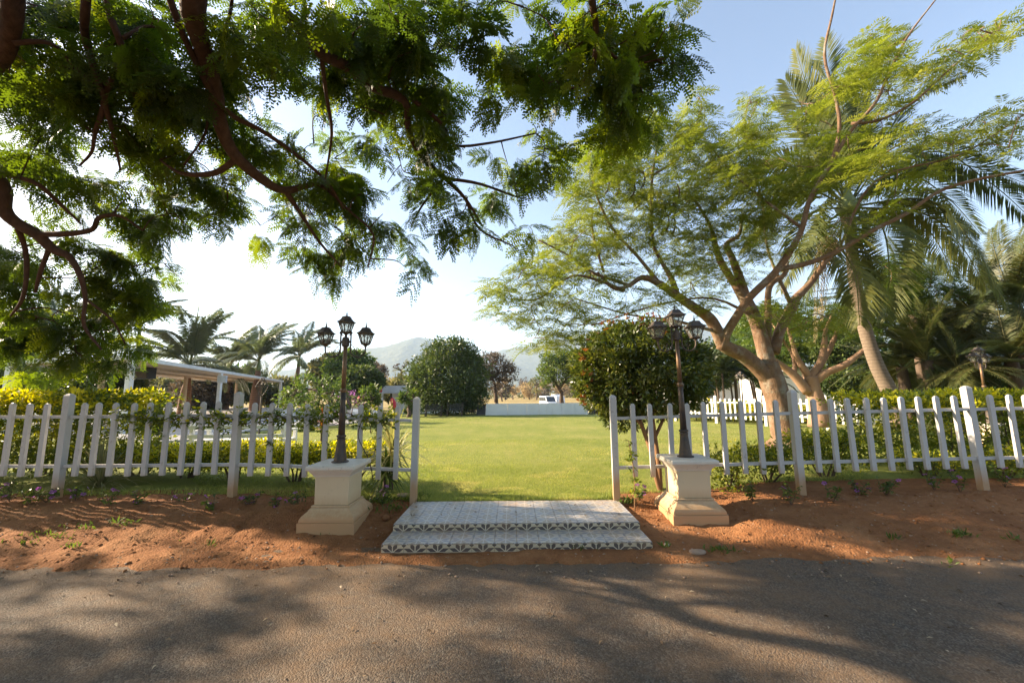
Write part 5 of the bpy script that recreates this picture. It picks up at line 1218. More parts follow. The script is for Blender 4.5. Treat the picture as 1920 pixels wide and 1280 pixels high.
tree("field_tree", "light green spreading tree standing in the dry field behind the parked van", W(1056, 757, 42) * np.array([1, 1, 0]), [EL(1046, 690, 42, 34, 28), EL(1025, 700, 42, 20, 20), EL(1070, 680, 42, 30, 24), EL(1045, 672, 42, 30, 16), EL(1080, 705, 42, 20, 22), EL(1030, 718, 42, 16, 10)], 10000, 0.24, 'lf_mid', 'bark_brown', 0.22, 85, limbs=20, fork=0.4, clump=0.3)
for k, (x, y, Y, rx, ry, n, m, lab) in enumerate((
    (655, 690, 36, 42, 34, 5200, 'lf_mid', "tall light green tree behind the left lamp post, leafy to the ground"),
    (620, 700, 42, 34, 34, 4200, 'lf_olive', "yellowish leafy tree left of the left lamp post's pole"),
    (680, 712, 30, 34, 24, 4200, 'lf_dark', "dark drooping tree right behind the left lamp post's pole"),
    (385, 735, 40, 46, 34, 4200, 'lf_brown', "grey brown bush seen under the pergola between palm trunks"),
    (310, 740, 52, 60, 34, 3600, 'lf_olive', "hazy pale tree under the pergola roof near the loudspeaker"),
    (200, 712, 24, 60, 42, 6000, 'lf_dark', "dark leafy tree behind the near bay of the pergola"),
    (60, 710, 25, 66, 46, 6000, 'lf_dark', "dark leafy tree at the left edge behind the pergola"),
    (-40, 650, 19, 90, 90, 6000, 'lf_dark', "dark tall tree beyond the left edge behind the pergola"),
    (450, 720, 46, 40, 34, 3400, 'lf_mid', "green tree far behind the royal palms over the pergola"),
    (520, 735, 50, 46, 26, 3600, 'lf_olive', "olive tree far behind the plumeria trees"),
    (755, 730, 40, 34, 22, 2600, 'lf_olive', "dull green bush above the pavilion roof"),
    (1320, 690, 30, 50, 44, 5200, 'lf_dark', "dark leafy tree between the round shrub and the flame tree trunk"),
    (1400, 655, 36, 60, 50, 4200, 'lf_mid', "mid green tree behind the flame tree's lowest limb"),
    (1620, 650, 24, 50, 60, 4200, 'lf_mid', "mid green tree behind the coconut trunk"),
    (1800, 690, 20, 90, 44, 5200, 'lf_dark', "dark tree mass behind the dark right lamp post"),
    (1930, 690, 19, 70, 60, 5200, 'lf_dark', "dark leafy tree beyond the right edge behind the hedge"),
    (1500, 640, 26, 60, 44, 3600, 'lf_mid', "mid green tree behind the fork of the pinkish limbs"),
    (1575, 640, 22, 46, 52, 3600, 'lf_dark', "dark green tree filling the gap between forked tree and coconut trunk"),
    (1440, 610, 31, 50, 40, 3000, 'lf_mid', "mid green tree seen between the flame tree's two main limbs"),
    (1585, 715, 20, 52, 22, 2600, 'lf_dark', "dark low shrubs against the white garden wall by the forked tree"),
    (1470, 712, 30, 40, 30, 2600, 'lf_mid', "mid green tree behind the flame tree trunk's right side"))):
    c = EL(x, y, Y, rx, ry)
    sub = [c] + [EL(x + rx * q[0], y + ry * q[1], Y, rx * 0.55, ry * 0.55) for q in ((-0.6, 0.2), (0.55, 0.3), (0.1, -0.5), (-0.2, 0.6))]
    tree("leafy_tree", lab, (c[0][0], Y, 0.05), sub, int(n * 1.9), 0.0092 * Y, m, 'bark_brown', 0.006 * Y, 100 + k, "trees round the garden", clump=0.28)
# far dry wood: thin trees across the dry field
g = np.random.default_rng(9)
for k in range(60):
    x = g.uniform(925, 1180) if k < 46 else g.uniform(560, 800); Y = g.uniform(85, 190); top = g.uniform(706, 728)
    p = W(x, 745, Y); p[2] = -0.06; c = EL(x, top + 8, Y, g.uniform(8, 16), g.uniform(8, 14))
    tree("dry_tree", "thin %s tree %s" % (("olive", "straw coloured", "brownish", "pale dry")[k % 4], "in the row beyond the dry field, above the screen wall" if k < 46 else "far beyond the garden, seen left of the round dark tree"), p, [c], 260 + int(g.integers(0, 240)), 0.6, ('lf_olive', 'lf_dry', 'lf_brown', 'lf_dry')[k % 4], 'bark_brown', 0.16, 200 + k, "dry trees beyond the field", limbs=9, fork=0.55, clump=0.4, rlimb=0.5)
ee = [EL(x, 742 + g.uniform(-2, 3), 150 + g.uniform(-30, 40), g.uniform(20, 34), g.uniform(9, 20)) for x in np.linspace(540, 1260, 26)]
V, Fc, T = crown_leaves(ee, 14000, 1.0, (LEAF, LEAFF), g, 0.35, 0.3); single("far_scrub_wood", V, Fc, M['lf_olive'], "far belt of olive scrub below the hills", "scrub", (0, 150, 0), tone=T, kind='stuff')

# pinkish low forked tree right of the flame tree
rg = np.random.default_rng(45); D = 13.5
pk_ = thing("forked_tree", "smaller forked tree with pinkish smooth limbs right of the flame tree trunk", "tree", W(1532, 775, D))
P, r = limb([(1538, 800, D, 50), (1534, 760, D, 36), (1524, 728, D, 30), (1520, 705, D, 28)], 4, 0.85); V, Fc = tube(P, r, 10); part("trunk", V, Fc, M['bark_pink'], pk_, True); nd = [P]
for L in ([(1515, 735, D, 26), (1490, 705, D, 22), (1470, 688, D, 18), (1440, 665, D, 10), (1420, 640, D, 5)], [(1518, 708, D, 20), (1495, 672, D, 14), (1485, 640, D, 10), (1475, 610, D, 5)], [(1518, 710, D, 22), (1538, 680, D, 18), (1545, 650, D, 15), (1548, 620, D, 9), (1560, 590, D, 5)],
          [(1525, 705, D, 18), (1548, 668, D + .4, 14), (1562, 640, D + .5, 11), (1570, 620, D + .5, 7), (1590, 600, D + .5, 4)], [(1526, 715, D, 24), (1550, 698, D - .2, 20), (1580, 686, D - .4, 17), (1605, 668, D - .5, 13), (1632, 645, D - .6, 6)], [(1490, 705, D, 12), (1488, 670, D + .2, 9), (1470, 640, D + .3, 6), (1450, 610, D + .3, 3)]):
    P, r = limb(L, 4, 0.72); V, Fc = tube(P, r, 8); part("limb", V, Fc, M['bark_pink'], pk_, True); nd.append(P)
pts = []; cl = []
for (x, y, rx, ry, n) in ((1470, 610, 60, 30, 60), (1540, 590, 60, 36, 80), (1610, 600, 60, 40, 70), (1660, 560, 70, 40, 90), (1720, 540, 70, 36, 80), (1690, 500, 50, 26, 50), (1760, 520, 40, 30, 30), (1430, 640, 40, 26, 30)):
    for _ in range(n): a = rg.uniform(0, 6.28); q = rg.uniform() ** .5; pts.append(W(x + rx * q * math.cos(a), y + ry * q * math.sin(a), D + 0.6 + rg.normal() * 0.6))
    for _ in range(4): a = rg.uniform(0, 6.28); q = rg.uniform(0.2, 0.8); cl.append(W(x + rx * q * math.cos(a), y + ry * q * math.sin(a), D + 0.6))
V, Fc = grow(np.concatenate(nd), np.array(cl), (0.018, 0.006), 0.1, rg); part("twigs", V, Fc, M['bark_pink'], pk_, True)['kind'] = 'stuff'
V, Fc, T = rosettes(np.array(pts), GULL, 4, (-25, 22), (0.8, 1.3), rg, 0.3); part("crown", V, Fc, M['lf_mid'], pk_, tone=T)['kind'] = 'stuff'

# round shrub with red young tips
rg = np.random.default_rng(46); D = 6.15
sb = W(1237, 925, 5.75)
sh = thing("round_shrub", "dense round shrub tree with glossy dark leaves and red young tips by the right pedestal", "shrub", sb)
b = B(); nd = []
for L in ([(1243, 930, 5.75, 12), (1232, 900, 5.75, 11), (1222, 850, 5.8, 10), (1208, 810, 5.9, 9), (1195, 770, 6.0, 8), (1180, 700, 6.1, 5)], [(1238, 928, 5.8, 12), (1236, 880, 5.85, 11), (1228, 820, 5.95, 10), (1222, 770, 6.05, 8), (1215, 690, 6.15, 5)], [(1210, 815, 5.9, 7), (1225, 780, 6.1, 6), (1245, 720, 6.2, 4)], [(1228, 820, 5.95, 7), (1250, 770, 6.1, 6), (1270, 710, 6.2, 4)], [(1205, 800, 5.9, 6), (1165, 750, 6.1, 5), (1130, 690, 6.2, 3)]):
    P, r = limb(L); b.tube(P, r, 8); nd.append(P)
part("stem", *b.out(), M['bark_orange'], sh, True)
el = [EL(1200, 695, D, 118, 88), EL(1150, 690, D, 78, 78), EL(1252, 692, D, 78, 80), EL(1200, 655, D, 95, 52), EL(1150, 735, D, 66, 50), EL(1255, 735, D, 66, 48), EL(1120, 700, D - .1, 46, 60), EL(1170, 770, D, 44, 36), EL(1290, 700, D, 44, 60)]
V, Fc, T = crown_leaves(el, 34000, 0.075, (SLIM * np.array([1, 1.5, 1]), SLIMF), rg, 0.16, 0.68, up=0.6); part("crown", V, Fc, M['lf_shrub'], sh, tone=T)
V, Fc = grow(np.concatenate(nd), np.array([np.array(e[0]) + u * np.array(e[1]) * 0.7 for e in el for u in unit(6, rg)]), (0.012, 0.005), 0.05, rg); part("twigs", V, Fc, M['bark_orange'], sh, True)['kind'] = 'stuff'
tips = []
for _ in range(95):
    x = rg.uniform(1095, 1310); yt = 695 - 100 * math.sqrt(max(0, 1 - ((x - 1202) / 122) ** 2)); tips.append(W(x, yt + rg.uniform(-8, 26), D + rg.normal() * 0.3))
for _ in range(40): tips.append(W(rg.uniform(1085, 1110), rg.uniform(660, 760), D - 0.2 + rg.normal() * 0.2))
V, Fc, T = rosettes(np.array(tips), [(SLIM * np.array([0.06, 0.085, 0.06]), SLIMF)], 7, (0, 70), (0.7, 1.2), rg, 0.5); part("young_leaves", V, Fc, M['lf_red'], sh, tone=T)

# ------------------------------------------------------------------ hedges and low bushes
def leaf_box(lo, hi, n, ll, g, clump=0.16, per=22, edge=0.9, wob=0.10):
    """leaves in tufts, mostly near the faces of a clipped hedge"""
    lo = np.array(lo); hi = np.array(hi); k = n // per; P = g.uniform(0, 1, (k, 3))
    f = g.integers(0, 6, k); area = np.array([(hi[1]-lo[1])*(hi[2]-lo[2])]*2 + [(hi[0]-lo[0])*(hi[2]-lo[2])]*2 + [(hi[0]-lo[0])*(hi[1]-lo[1])*1.3]*2); f = g.choice(6, k, p=area / area.sum())
    for a in range(3):
        q = (f // 2 == a) & (g.uniform(size=k) < edge); P[q, a] = np.where(f[q] % 2 == 0, g.uniform(0, 0.18, q.sum()), 1 - g.uniform(0, 0.18, q.sum()))
    c = lo + P * (hi - lo); c += (g.normal(size=(k, 3)) * wob)
    c[:, 2] = np.minimum(c[:, 2], hi[2] - 0.02 + 0.10 * (fbm(c[:, 0] * 1.5, c[:, 1] * 1.5, 8) - 0.5)); c[:, 2] = np.maximum(c[:, 2], lo[2])
    tn = g.uniform(0.1, 0.9, k); PP = np.repeat(c, per, 0) + unit(k * per, g) * (g.uniform(size=k * per) ** 0.4)[:, None] * clump * np.array([1, 1, 0.7])
    out = (PP - np.repeat(c, per, 0)) / clump; D = out + np.array([0, 0, 0.35]) + g.normal(size=PP.shape) * 0.5; N = np.array([0, 0, 0.6]) + out * 0.4 + g.normal(size=PP.shape) * 0.5
    return scatter(LEAF, LEAFF, PP, frames(D, N), ll * g.uniform(0.7, 1.3, len(PP)), np.clip(np.repeat(tn, per) + g.normal(size=len(PP)) * 0.16, 0, 1))
def hedge(label, lo, hi, n, ngold, ll, seed, group, goldband=0.3, name="hedge", catn="hedge", stems=0, legs=0.0):
    g = np.random.default_rng(seed); t = thing(name, label, catn, ((lo[0] + hi[0]) / 2, (lo[1] + hi[1]) / 2, lo[2]), group)
    l2 = (lo[0], lo[1], lo[2] + legs)
    V, Fc, T = leaf_box(l2, hi, n, ll, g); part("foliage", V, Fc, M['lf_hedge'], t, tone=T)
    if ngold:
        V, Fc, T = leaf_box((lo[0], lo[1], hi[2] - goldband * 0.55), (hi[0], hi[1], hi[2] + 0.03), int(ngold * 0.75), ll, g, 0.10, 14)
        V2, F2, T2_ = leaf_box((lo[0], lo[1], max(l2[2], hi[2] - goldband * 2.2)), (hi[0], hi[1], hi[2]), int(ngold * 0.25), ll, g, 0.10, 10)
        V, Fc, T = cat([(V, Fc, T), (V2, F2, T2_)]); part("young_leaves", V, Fc, M['lf_gold'], t, tone=T)
    b = B(); ns = stems or max(3, int((hi[0] - lo[0]) / 0.22))
    for k in range(ns):
        x, y = g.uniform(lo[0] + 0.05, hi[0] - 0.05), g.uniform(lo[1] + 0.05, hi[1] - 0.05); cx = (lo[0] + hi[0]) / 2
        if stems: x0, y0 = cx + (x - cx) * 0.25, (lo[1] + hi[1]) / 2
        else: x0, y0 = x + g.normal() * 0.06, y
        z1 = l2[2] + (hi[2] - l2[2]) * g.uniform(0.4, 0.8)
        b.tube(catmull([(x0, y0, lo[2] - 0.04), ((x0 + x) / 2 + g.normal() * 0.03, (y0 + y) / 2, (lo[2] + z1) / 2), (x, y, z1)], 3), np.linspace(0.016, 0.006, 7), 5)
    part("stems", *b.out(), M['bark_brown'], t, True)['kind'] = 'stuff'
    return t
zl = float(gz(-5.0))
hedge("tall golden topped hedge at the left edge behind the left fence", (-9.6, 5.95, zl), (W(235, 760, 6.4)[0], 7.3, W(120, 740, 6.3)[2]), 15000, 6500, 0.075, 301, "golden duranta hedges", 0.34, legs=0.22)
zr_ = float(gz(6.0))
hedge("long golden topped hedge behind the right end of the right fence", (W(1632, 760, 7.0)[0], 6.5, zr_), (11.6, 8.0, W(1760, 741, 6.6)[2]), 17000, 6500, 0.075, 302, "golden duranta hedges", 0.30, legs=0.2)
for k, (x0, x1, yt, Y, lab) in enumerate(((1278, 1345, 752, 19.2, "far golden bush row behind the distant fence, just right of the right lamp post"), (1348, 1408, 757, 18.2, "far golden bush behind the distant fence beneath the far small lamp post"), (1410, 1462, 760, 17.4, "far golden bush behind the distant fence left of the leaning trunk"), (1500, 1560, 765, 16.8, "far sparse bush behind the distant fence right of the leaning trunk"))):
    a, b_ = W(x0, 780, Y), W(x1, 780, Y)
    hedge(lab, (a[0], Y, LZ), (b_[0], Y + 1.0, W((x0 + x1) / 2, yt, Y)[2]), 1500, 1500, 0.12, 310 + k, "far golden bushes", 0.5, "golden_bush", "bush", legs=0.1)
LOW = [(212, 306, 846, 6.7, 0.25, "low golden bush below the tall left hedge's end"), (300, 398, 842, 6.5, 0.25, "low golden bush behind the left fence between its first two posts"), (392, 484, 838, 6.35, 0.25, "low golden bush right behind the middle post of the left fence"), (510, 592, 843, 6.2, 0.3, "low golden bush on thin stems left of the left pedestal"), (598, 716, 838, 6.3, 0.3, "low golden bush behind the left pedestal and its pole base")]
for k, (x0, x1, yt, Y, lg, lab) in enumerate(LOW):
    a, b_ = W(x0, 880, Y), W(x1, 880, Y)
    hedge(lab, (a[0], Y - 0.25, float(gz(a[0]))), (b_[0], Y + 0.35, W((x0 + x1) / 2, yt, Y)[2]), 3000, 2400, 0.05, 320 + k, "low clipped golden bushes", 0.16, "golden_bush", "bush", stems=7, legs=lg)
RB = [(1338, 1392, 858, 922, 5.7, 900, 0.05, "small dense green bush right of the right pedestal"), (1398, 1478, 842, 925, 6.1, 1900, 0.2, "green bush on a thin stem left of the middle post of the right fence"), (1500, 1600, 818, 930, 6.3, 2800, 0.25, "round golden green bush just right of the right fence's middle post"), (1690, 1800, 850, 915, 6.2, 1500, 0.2, "loose leafy bush under the big right hedge left of the last near post"), (1842, 1935, 845, 905, 6.1, 1500, 0.15, "loose leafy bush at the right edge beneath the big right hedge")]
for k, (x0, x1, yt, yb, Y, n, lg, lab) in enumerate(RB):
    a, b_ = W(x0, 880, Y), W(x1, 880, Y)
    hedge(lab, (a[0], Y - 0.3, float(gz(a[0]))), (b_[0], Y + 0.35, W((x0 + x1) / 2, yt, Y)[2]), n, int(n * 0.28), 0.055, 340 + k, "green bushes behind the right fence", 0.18, "green_bush", "bush", stems=6, legs=lg)
# dark conical conifer, plumerias
g = np.random.default_rng(47)
tree("juniper_bush", "dark upright juniper bush behind the left fence near the paved terrace", WZ(282, 842, LZ), [EL(282, 800, 8.0, 24, 36)], 2600, 0.06, 'lf_dark', 'bark_brown', 0.04, 350, catn="bush", shape=(SLIM, SLIMF), shell=0.2, fork=0.3)
for k, (x, y, Y, rx, ry, n, lab) in enumerate(((592, 738, 15, 66, 38, 2600, "spreading plumeria tree with long glossy leaves left of the left lamp post"), (690, 745, 19, 24, 22, 1000, "small plumeria tree between the lamp post and the pavilion"), (765, 742, 24, 17, 16, 700, "light green plumeria in front of the white pavilion wall"))):
    base = WZ(x, {0: 800, 1: 792, 2: 782}[k], LZ); Y = base[1]
    tree("plumeria_tree", lab, base, [EL(x, y, Y, rx, ry, rx * 0.8), EL(x - rx * 0.5, y + 6, Y, rx * 0.5, ry * 0.7), EL(x + rx * 0.5, y + 8, Y, rx * 0.5, ry * 0.7)], n, 0.011 * Y, 'lf_mid', 'bark_brown', 0.005 * Y, 360 + k, "plumeria trees", shape=(SLIM, SLIMF), limbs=14, clump=0.2)
tree("twiggy_shrub", "bare grey twiggy shrub with purple flowers behind the lamp post pole", WZ(660, 792, LZ), [EL(655, 752, WZ(660, 792, LZ)[1], 36, 26)], 300, 0.08, 'petal', 'bark_brown', 0.03, 370, limbs=60, catn="bush", rlimb=0.4, fork=0.3)
for k, (x, yb, yt, Y, lab) in enumerate(((568, 812, 792, 15.5, "dark low bush under the plumeria left of the lamp"), (695, 800, 768, 14.5, "dark low bush by the path right of the lamp post pole"), (768, 776, 764, 25, "tiny clipped bush on the lawn in front of the pavilion"))):
    e = EL(x, (yb + yt) / 2, Y, 18 if k < 2 else 9, (yb - yt) / 2)
    tree("low_bush", lab, (e[0][0], Y, LZ), [e], 900, 0.006 * Y, 'lf_dark', 'bark_brown', 0.02, 375 + k, catn="bush")

# sword leaved plants
def blades_plant(name, label, base, n, L, w, m, seed, el=(20, 85), droop=0.5, group=None, trunk=0.0, catn="plant"):
    g = np.random.default_rng(seed); t = thing(name, label, catn, base, group); Vs = []; Fs = []; Ts = []; k0 = 0
    for k in range(n):
        az = k * 2.39996 + g.normal() * 0.2; e = rad(g.uniform(*el)); l = L * g.uniform(0.7, 1.1); u = np.linspace(0, 1, 6)
        h = np.array([math.cos(az), math.sin(az), 0]); P = np.asarray(base) + np.array([0, 0, trunk * g.uniform(0.5, 1)]) + h * (math.cos(e) * l * u)[:, None] + np.array([0, 0, 1.0]) * ((math.sin(e) * u - droop * math.cos(e) * u ** 2.2) * l)[:, None]
        sd = np.array([-h[1], h[0], 0]); ww = w * np.array([0.6, 1, 1, 0.8, 0.5, 0.05])[:, None] / 2
        V = np.concatenate([P - sd * ww + np.array([0, 0, 0.15 * w]), P + sd * ww + np.array([0, 0, 0.15 * w])]); i = np.arange(5)
        Vs.append(V); Fs.append(np.stack([i, i + 1, i + 7, i + 6], 1) + k0); Ts.append(np.full(12, np.clip(g.uniform(0, 1), 0, 1))); k0 += 12
    part("blades", np.concatenate(Vs), np.concatenate(Fs), M[m], t, tone=np.concatenate(Ts))
    if trunk:
        b = B(); b.tube([np.asarray(base) + (0, 0, -0.05), np.asarray(base) + (0, 0, trunk)], [0.035, 0.028], 7); part("stem", *b.out(), M['bark_brown'], t)
    return t
yb_ = WZ(733, 918, 0.18); blades_plant("variegated_screw_pine", "sword leaved plant with cream striped blades just left of the left gate post", yb_, 110, 0.66, 0.034, 'lf_yucca', 401, (-10, 88), 0.4, trunk=0.62)
blades_plant("leafy_stem_plant", "drooping dark strap leaved plant low beside the left pedestal's right face", WZ(722, 925, 0.17), 90, 0.46, 0.026, 'lf_mid', 402, (10, 85), 0.9, trunk=0.30)
gb = W(188, 895, 5.9); gb[2] = float(gz(gb[0])); blades_plant("fountain_grass", "clump of thin arching grey green grass behind the left fence beside the tall hedge", gb, 170, 0.95, 0.012, 'lf_straw', 403, (25, 88), 0.75)
blades_plant("croton_plant", "orange red leaved croton plant among the vine left of the lamp post", WZ(602, 840, 0.17), 26, 0.5, 0.05, 'lf_red', 404, (30, 85), 0.6, trunk=0.75)

# young sapling by the right gate post, its thin stem
rg = np.random.default_rng(48); sp = WZ(1190, 957, 0.14); st = thing("sapling", "thin young sapling with a few leaves between right gate post and right pedestal", "sapling", sp)
top = sp + np.array([-0.02, 0.05, 0.80]); b = B(); Q = catmull([sp + (0, 0, -0.03), sp + (0.015, 0.0, 0.4), top], 5); b.tube(Q, np.linspace(0.008, 0.004, len(Q)), 5); part("stem", *b.out(), M['bark_orange'], st, True)
P = np.array([Q[int(i)] for i in rg.uniform(3, len(Q) - 0.01, 22)]) + rg.normal(size=(22, 3)) * 0.03
V, Fc, T = rosettes(P, [(LEAF * np.array([0.075, 0.075, 0.075]), LEAFF)], 3, (-50, 50), (0.7, 1.2), rg, 0.6); part("leaves", V, Fc, M['lf_hedge'], st, tone=T)

# vine along the top rail of the left fence
rg = np.random.default_rng(49); vt = thing("climbing_vine", "leafy creeper running along the top rail of the left fence up to the lamp post", "vine", (-3.2, YF, 1.2))
xs = np.linspace(228, 735, 44); P0 = np.array([W(x, 783 + 8 * math.sin(x * 0.045) + rg.normal() * 3, YF - 0.02 + 0.05 * math.sin(x * 0.2)) for x in xs])
b = B(); Q = catmull(P0, 3); b.tube(Q, 0.007, 5); b.tube(Q + np.array([0.05, 0.05, -0.035]), 0.005, 4)
for x in (300, 420, 505, 540, 610, 705): a = W(x, 785, YF - 0.03); b.tube(catmull([a, a + (0.02, -0.02, -0.2), a + (rg.normal() * 0.05, -0.01, -0.45)], 3), 0.003, 4)
a = W(677, 790, YF - 0.05); b.tube(catmull([a, W(672, 820, YF - 0.1), W(692, 862, YF - 0.05), W(700, 900, YF)], 4), 0.006, 5)
part("stem", *b.out(), M['bark_brown'], vt, True)
dens = 0.4 + 0.6 * (fbm(xs * 0.05, xs * 0, 6) > 0.42); pts = []
for x, d_ in zip(xs, dens):
    for _ in range(int(19 * d_)): pts.append(W(x + rg.normal() * 7, 783 + rg.normal() * 9, YF + rg.normal() * 0.07))
for x in (300, 420, 505, 610, 705):
    for _ in range(8): pts.append(W(x + rg.normal() * 4, rg.uniform(790, 850), YF - 0.04 + rg.normal() * 0.03))
V, Fc, T = rosettes(np.array(pts), [(LEAF * 0.065, LEAFF)], 4, (-60, 50), (0.6, 1.25), rg, 0.7); part("leaves", V, Fc, M['lf_hedge'], vt, tone=T)
V, Fc, T = rosettes(np.array(pts)[rg.uniform(size=len(pts)) < 0.14] + (0, -0.02, 0.02), [(LEAF * 0.065, LEAFF)], 3, (-20, 60), (0.6, 1.2), rg, 0.7); part("young_leaves", V, Fc, M['lf_gold'], vt, tone=T)

# small flowering plants along the fence foot
rg = np.random.default_rng(50)
pet = []; pf = []
for i in range(5):
    a = i * 1.2566; k = len(pet); c, s = math.cos(a), math.sin(a)
    for (r_, w_, z_) in ((0.004, 0, 0), (0.018, -0.011, 0.003), (0.027, 0, 0.0), (0.018, 0.011, 0.003)): pet.append((r_ * c - w_ * s, r_ * s + w_ * c, z_))
    pf.append((k, k + 1, k + 2, k + 3))
PETM = mesh("flower", np.array(pet), np.array(pf), M['petal'], tone=np.repeat(np.linspace(0.2, 0.9, 5), 4))
FLW = [(18, 940, 3), (60, 948, 2), (86, 940, 3), (142, 938, 5), (205, 950, 3), (268, 958, 2), (346, 955, 3), (402, 962, 2), (466, 952, 5), (513, 965, 2), (558, 955, 3), (716, 948, 3), (1200, 940, 3), (1322, 934, 0), (1412, 938, 1), (1484, 946, 2), (1562, 940, 1), (1612, 930, 3), (1662, 928, 1), (1752, 918, 3), (1800, 922, 4), (1884, 912, 2)]
def nearest_post(x):
    return "left of the left fence's first post" if x < 110 else "between the left fence's first two posts" if x < 440 else "between the middle post and the left pedestal" if x < 600 else "beside the left gate post" if x < 800 else "beside the right gate post" if x < 1250 else "between right pedestal and middle post" if x < 1500 else "between the right fence's last two posts" if x < 1840 else "at the right edge below the fence"
seen = {}
for k, (x, y, nf) in enumerate(FLW):
    p = WZ(x, y, 0.13)
    for _ in range(4): p = WZ(x, y, float(terrain(p[0], p[1])))
    where = nearest_post(x); seen[where] = seen.get(where, 0) + 1
    size = ("big bushy", "small", "thin", "medium", "low wide", "tall leggy")[(k * 5) % 6]
    ordn = ("first", "second", "third", "fourth", "fifth", "sixth", "seventh", "eighth")[seen[where] - 1]
    t = thing("flower_plant", "%s seedling from the left, %s, %s" % (ordn, where, "%s purple flower%s" % (("", "one", "two", "three", "four", "five")[nf], "s" if nf > 1 else "") if nf else "no flowers"), "flower plant", p, "purple flowered plants along the fence foot")
    hgt = rg.uniform(0.16, 0.27); b = B(); tips = []
    for s in range(int(rg.integers(4, 7))):
        a = rg.uniform(0, 6.28); e = p + np.array([math.cos(a) * 0.11 * rg.uniform(0.3, 1.2), math.sin(a) * 0.10, hgt * rg.uniform(0.6, 1.05)]); Q = catmull([p + (0, 0, -0.01), (p + e) / 2 + rg.normal(size=3) * 0.01, e], 3); b.tube(Q, 0.003, 4); tips += list(Q[2:])
    part("stems", *b.out(), M['bark_brown'], t, True)['kind'] = 'stuff'
    tips = np.array(tips); V, Fc, T = rosettes(tips, [(LEAF * np.array([0.055, 0.06, 0.055]), LEAFF)], 3, (-40, 40), (0.6, 1.2), rg, 0.5); part("leaves", V, Fc, M['lf_mid'], t, tone=T)
    for q in range(nf):
        o = link("flower", PETM, t, tips[-1 - (q * 3) % len(tips)] - p + (rg.normal() * 0.02, -0.02, 0.012)); o.rotation_euler = (rg.uniform(0.2, 1.0), rg.normal() * 0.3, rg.uniform(0, 6)); o.scale = (1.15,) * 3

# ------------------------------------------------------------------ stones, litter, grass
def stone(label, x, y, z, sx, sy, sz, m='stone', seed=1, name="stone"):
    p = WZ(x, y, z)
    for _ in range(4): p = WZ(x, y, float(terrain(p[0], p[1])))
    g = np.random.default_rng(seed); import bmesh
    bm = bmesh.new(); bmesh.ops.create_icosphere(bm, subdivisions=2, radius=1); V = np.array([v.co[:] for v in bm.verts]); Fc = np.array([[v.index for v in f.verts] for f in bm.faces]); bm.free()
    V = np.sign(V) * np.abs(V) ** 0.75; V *= 1 + 0.28 * (fbm(V[:, 0] * 1.3 + seed, V[:, 1] * 1.3 + V[:, 2] * 2, seed)[:, None] - 0.5)
    a = g.uniform(0, 3); V = V * np.array([sx, sy, sz]) / 2; V = np.stack([V[:, 0] * math.cos(a * .3) - V[:, 1] * math.sin(a * .3), V[:, 0] * math.sin(a * .3) + V[:, 1] * math.cos(a * .3), V[:, 2]], 1)
    single(name, V + p + (0, 0, sz * 0.22), Fc, M[m], label, "stone", p, "loose stones on the red earth")
stone("pinkish flat brick like stone beside the foot of the left gate post", 756, 932, 0.16, 0.17, 0.10, 0.08, 'stone', 3)
stone("pale curved shard of stone left of the left pedestal's foot", 535, 957, 0.1, 0.13, 0.06, 0.05, 'stone_pale', 4)
stone("upright grey stone touching the left pedestal's foot", 557, 966, 0.1, 0.07, 0.06, 0.09, 'stone', 5)
stone("long low pale stone in the soil left of the pale shard", 492, 958, 0.1, 0.18, 0.06, 0.035, 'stone_pale', 6)
stone("grey rounded stone alone on the red earth left of the left pedestal", 323, 980, 0.08, 0.09, 0.07, 0.05, 'stone', 7)
stone("broken yellowish brick chunk at the lower step's right front corner", 1124, 1024, 0.03, 0.075, 0.05, 0.05, 'stone_pale', 8)
stone("small white stone chip in front of the lower step's middle", 986, 1027, 0.03, 0.05, 0.04, 0.03, 'stone_pale', 9)
stone("dark red clod of soil at the foot of the steps' left side", 722, 972, 0.1, 0.09, 0.08, 0.06, 'dirt', 10)
stone("flat grey stone half buried at the road edge right of the steps", 1308, 1036, 0.0, 0.16, 0.10, 0.04, 'stone', 11)
stone("small pale stone on the right verge beside the steps' corner", 1250, 1022, 0.03, 0.05, 0.04, 0.03, 'stone_pale', 12)
rg = np.random.default_rng(55)
def on_ground(n, xr, yr):
    x = rg.uniform(*xr, n); y = rg.uniform(*yr, n); z = np.where(y > 3.72, np.maximum(terrain(x, y), 0.006), 0.006); return np.stack([x, y, z], 1)
P = on_ground(2200, (-7.5, 8), (3.5, 5.3)); q = np.abs(P[:, 0] - 0.03) > 1.35; P = P[q | (P[:, 1] < 4.0)]
ico = np.array([(1, 0, 0), (-1, 0, 0), (0, 1, 0), (0, -1, 0), (0, 0, 1), (0, 0, -1)]) * np.array([0.5, 0.4, 0.3]); icf = np.array([(0, 2, 4), (2, 1, 4), (1, 3, 4), (3, 0, 4), (2, 0, 5), (1, 2, 5), (3, 1, 5), (0, 3, 5)])
V, Fc, T = scatter(ico, icf, P, frames(rg.normal(size=P.shape) * np.array([1, 1, 0.1]), np.tile([0, 0, 1.0], (len(P), 1))), 0.008 + 0.03 * rg.uniform(size=len(P)) ** 4, np.zeros(len(P)))
P2 = on_ground(3600, (-7.5, 8), (3.72, 5.35)); P2 = P2[(np.abs(P2[:, 0] - 0.03) > 1.4)]
V2, F2, T2_ = scatter(ico, icf, P2, frames(rg.normal(size=P2.shape) * np.array([1, 1, 0.2]), np.tile([0, 0, 1.0], (len(P2), 1))), 0.010 + 0.055 * rg.uniform(size=len(P2)) ** 5, np.zeros(len(P2)))
single("soil_clods", V2, F2, M['dirt'], "crumbly clods of red soil strewn over the verge and bank", "soil clods", (0, 4.5, 0), kind='stuff')
